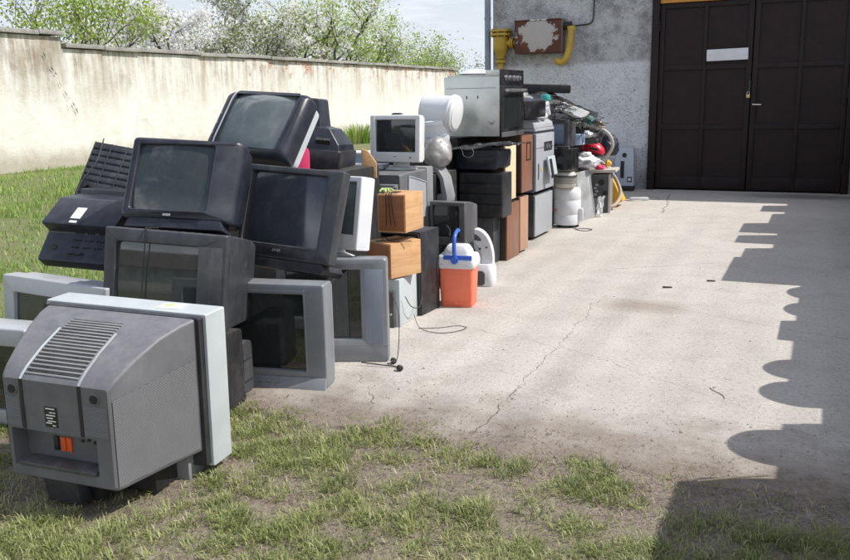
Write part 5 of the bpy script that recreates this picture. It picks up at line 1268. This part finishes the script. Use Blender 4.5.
lumpy('white_bag', 'white plastic bag piece hanging over the copier lid below the tubes', 'bag', (-2.80,8.85,1.245), (.15,.15,.045), M['whitebag'], 7.2, .4)
wires_l = []
rd = random.Random(4)
for k, lb in enumerate(('tangled black cables in front, draped on the small dark television', 'tangled black cables sloping down the heap behind the small television', 'tangled grey cables on the heap beside the teal case')):
    q = MB()
    for j in range(9):
        if k == 0: a, b = (-2.78,9.32,1.20), (-2.42,9.45,1.17)
        elif k == 1: a, b = (-2.82,9.9,1.40), (-2.45,10.4,1.08)
        else: a, b = (-2.90,9.8,1.36), (-2.55,10.2,1.20)
        pts = [Vector(a).lerp(Vector(b), i/6) + Vector((rd.gauss(0,.06), rd.gauss(0,.08), abs(rd.gauss(0,.04))-.01)) for i in range(7)]
        if k == 0 and j < 5: pts.append(Vector((b[0]+rd.uniform(-.04,.06), b[1]-.05, 1.18-rd.uniform(.05,.35))))
        q.tube(wire(pts, 5), .0042, 5)
    tag(q.build('cable_tangle', M['rubber' if k < 2 else 'charcoal']), lb, 'cables')
lumpy('dark_rag', 'dark bundle of rags and leads below the teal case', 'rag', (-2.68,10.5,.98), (.22,.24,.13), M['rubber'], 11.3, .4)
lumpy('brown_scrap', 'brown fuzzy scrap at the right edge of the heap above the red vacuum cleaner', 'scrap', (-2.52,10.7,1.08), (.06,.06,.05), M['hosetan'], 12.6, .5)
q = MB(); q.lathe([(.06,0),(.07,.01),(.075,.12),(.06,.125)], (0,0,0), 18); o = q.build('blue_jug', M['paleblue']); o.location = (-2.60,10.05,.885); tag(o, 'pale blue plastic jug between the small television and the red vacuum cleaner', 'jug')
lumpy('navy_bag', 'dark navy bag behind the arched grey hose', 'bag', (-2.56,11.4,.80), (.13,.12,.16), M['navyblack'], 13.1, .25)

kb = thing('keyboard', 'pale computer keyboard lying on the heap between the white tubes and the teal case', 'keyboard', (-2.66,9.98,1.27), (38,18,-20))
q = MB(); q.box(-.19,.19,-.07,.07,0,.022); q.build('housing', M['beige'], kb, bevel=.004)
q = MB()
for r_ in range(5):
    for c_ in range(14): q.box(-.178+c_*.0255, -.157+c_*.0255, -.058+r_*.023, -.039+r_*.023, .022, .031)
q.build('keys', M['offwhite'], kb)
t = thing('dark_printer', 'black inkjet printer tucked under the cables behind the small television', 'printer', (-2.95,9.75,1.10), (0,6,-12))
q = MB(); q.prism([(0,0),(.30,0),(.30,.15),(.12,.17),(.02,.09),(0,.06)], 0, -.20, .20); q.build('case', M['charcoal'], t, bevel=.01)
q = MB(); q.box(-.15,.15,-.006,.03,.02,.05); q.build('paper_slot', M['rubber'], t)
for (nm, lb, ct, x, y, z, sz, mt, sd) in (('paper_scrap','crumpled white paper beside the red vacuum cleaner, nearer the small television','scrap',-2.60,10.35,.755,(.07,.06,.03),'paper',21.),
        ('silver_scrap','crumpled silvery foil on the heap below the pale keyboard','scrap',-2.52,10.1,1.0,(.06,.07,.04),'panel',23.),
        ('cloth','dark green cloth hanging on the heap left of the teal case','cloth',-2.72,10.25,1.22,(.11,.10,.06),'green',27.),
        ('cloth','grey cloth bundled behind the amplifier and the teal cup','cloth',-2.95,8.95,1.42,(.12,.12,.06),'midgrey',29.)):
    lumpy(nm, lb, ct, (x,y,z), sz, M[mt], sd, .45)
# hidden bulk of the heap: plain boxes that carry the top layer
for (x0,x1,y0,y1,z1,lb) in ((-3.75,-2.90,4.75,5.55,.985,'dark chest in the middle of the pile under the face-down television'),
                            (-3.40,-2.75,5.6,6.2,.455,'dark chest under the grey television'),
                            (-3.75,-2.78,6.25,6.72,.86,'dark chest under the grey bag and pale blue box'),
                            (-3.55,-2.96,6.73,7.05,1.03,'dark chest under the white buckets'),
                            (-3.5,-2.97,7.2,8.3,1.09,'dark chest behind the brown cabinets'),
                            (-3.55,-2.75,9.5,11.2,.88,'dark chest at the far end of the heap'),
                            (-3.4,-2.62,9.75,10.6,.60,'dark chest behind the metal panel')):
    b_ = ((x0+x1)/2,(y0+y1)/2,0); q = MB(b_); q.box(x0,x1,y0,y1,0,z1); t = thing('storage_chest', lb, 'chest', b_); q.build('carcass', M['rubber'], t, bevel=.01)
    q = MB(b_); q.box(x0+.03,x1-.03,y0-.012,y0,.03,z1-.03); q.build('front_panel', M['black'], t, bevel=.004)
lumpy('dark_bag', 'black bag on the far end of the heap under the long black device', 'bag', (-3.15,10.2,1.15), (.40,.5,.36), M['bagblack'], 15.2, .2)

# ------------------------------------------------------------------ unseen casters, kinds invented, shaped to throw the shadow on the right
yw = thing('wall_caster', 'unseen low block wall shaped to cast shade along the right side of the yard', 'wall', (1.15, 8, 0))  # wall added out of view to fill the shade between the other casters
q = MB((1.15,8,0)); q.box(1.06,1.26,4.64,8.30,-.1,1.44); q.build('blockwork', CP, yw)
q = MB((1.15,8,0)); q.box(1.06,1.26,1.5,4.36,-.1,1.44); q.build('blockwork', CP, yw)
q = MB((1.15,8,0)); q.box(1.07,1.25,4.362,4.638,-.1,1.25); q.build('blockwork', CP, yw)
q = MB((1.15,8,0)); q.box(1.06,1.26,8.302,13.6,-.1,1.80); q.build('blockwork', CP, yw)
def fridge(label, x0, x1, y0, y1, h_):  # fridge shape invented to match a square-ended shadow, stays out of view
    b_ = ((x0+x1)/2,(y0+y1)/2,0); t = thing('fridge_caster', label, 'fridge', b_, group='fridge-shaped shadow casters')
    q = MB(b_); q.box(x0+.05,x1,y0,y1,.02,h_); c = q.build('body', M['offwhite'], t, bevel=.012)
    q = MB(b_); q.box(x0,x0+.046,y0,y1,.05,h_-.005); d_ = q.build('door', M['white'], t, bevel=.012)
    q = MB(b_); q.box(x0-.02,x0,y0+.03,y0+.05,h_*.55,h_*.8); q.build('handle', M['midgrey'], d_, bevel=.004)
def tank_caster(label, x, y, r_, h_):  # tank shape invented to match a round-ended shadow, stays out of view
    t = thing('heater_caster', label, 'water heater', (x,y,0), group='tank-shaped shadow casters')
    q = MB(); q.lathe([(r_*.9,0),(r_,.02),(r_,h_-.05),(r_*.9,h_-.015),(r_*.6,h_)], (0,0,0), 32); q.build('tank', M['offwhite'], t)
    q = MB(); q.tube([(0,-r_*.2,h_-.01),(0,-r_*.2,h_+.03)], .012, 8); q.build('pipe_stub', M['steel'], t)
fridge('unseen shadow caster shaped as a white fridge, nearest the camera on the right side of the yard', .53, 1.0, 2.75, 3.56, 1.2)
tank_caster('unseen shadow caster shaped as a white water heater, standing next to the nearest fridge', .675, 3.93, .20, 1.0)
fridge('unseen shadow caster shaped as a narrow fridge, beside the nearest water heater', .70, 1.0, 4.14, 4.24, .9)
tank_caster('unseen shadow caster shaped as a slim water heater, nearer of the close pair', .748, 4.67, .195, 1.0)
tank_caster('unseen shadow caster shaped as a slim water heater, farther of the close pair', .742, 5.07, .195, 1.0)
fridge('unseen shadow caster shaped as a white fridge, beside the close pair of water heaters', .615, 1.0, 5.66, 6.14, 1.0)
tank_caster('unseen shadow caster shaped as a wide water heater, nearer of the broad pair', .855, 6.49, .27, 1.0)
tank_caster('unseen shadow caster shaped as a wide water heater, farther of the broad pair', .855, 7.04, .27, 1.0)
fridge('unseen shadow caster shaped as a tall fridge, in the middle of the yard wall', .38, 1.0, 7.38, 8.48, 1.32)
fridge('unseen shadow caster shaped as a white fridge, just past the one in the middle of the yard wall', .42, 1.0, 8.49, 8.97, 1.3)
fridge('unseen shadow caster shaped as a tall slim fridge, further along the yard wall', .41, 1.0, 9.32, 9.80, 1.45)
fridge('unseen shadow caster shaped as the tallest fridge, along the yard wall', .43, 1.0, 10.03, 10.73, 1.5)
fridge('unseen shadow caster shaped as a lower fridge, just past the tallest one', .485, 1.0, 10.76, 11.56, 1.25)
fridge('unseen shadow caster shaped as a fridge, last by the garage end of the yard wall', .45, 1.0, 11.8, 12.4, 1.4)

# behind the photographer: what the screens reflect
hb = thing('farm_house', 'plain house with brown tiled roof behind the photographer', 'house', (-6,-17,0))
q = MB(); q.box(-5,5,-4,0,0,3.2); q.build('wall', PL, hb)
q = MB(); q.prism([(.5,3.1),(-2,5.4),(-4.5,3.1)], 0, -5.4, 5.4); q.build('roof', plastic('old_tile', (.13,.085,.065), .8, .3, .2), hb)
make_tree('leafy_tree', 'round leafy tree behind the photographer', (2.5,-13,0), 77, 6.5, 1., [('crown','bushy',6500,.09,.25)], .2, 1.6)
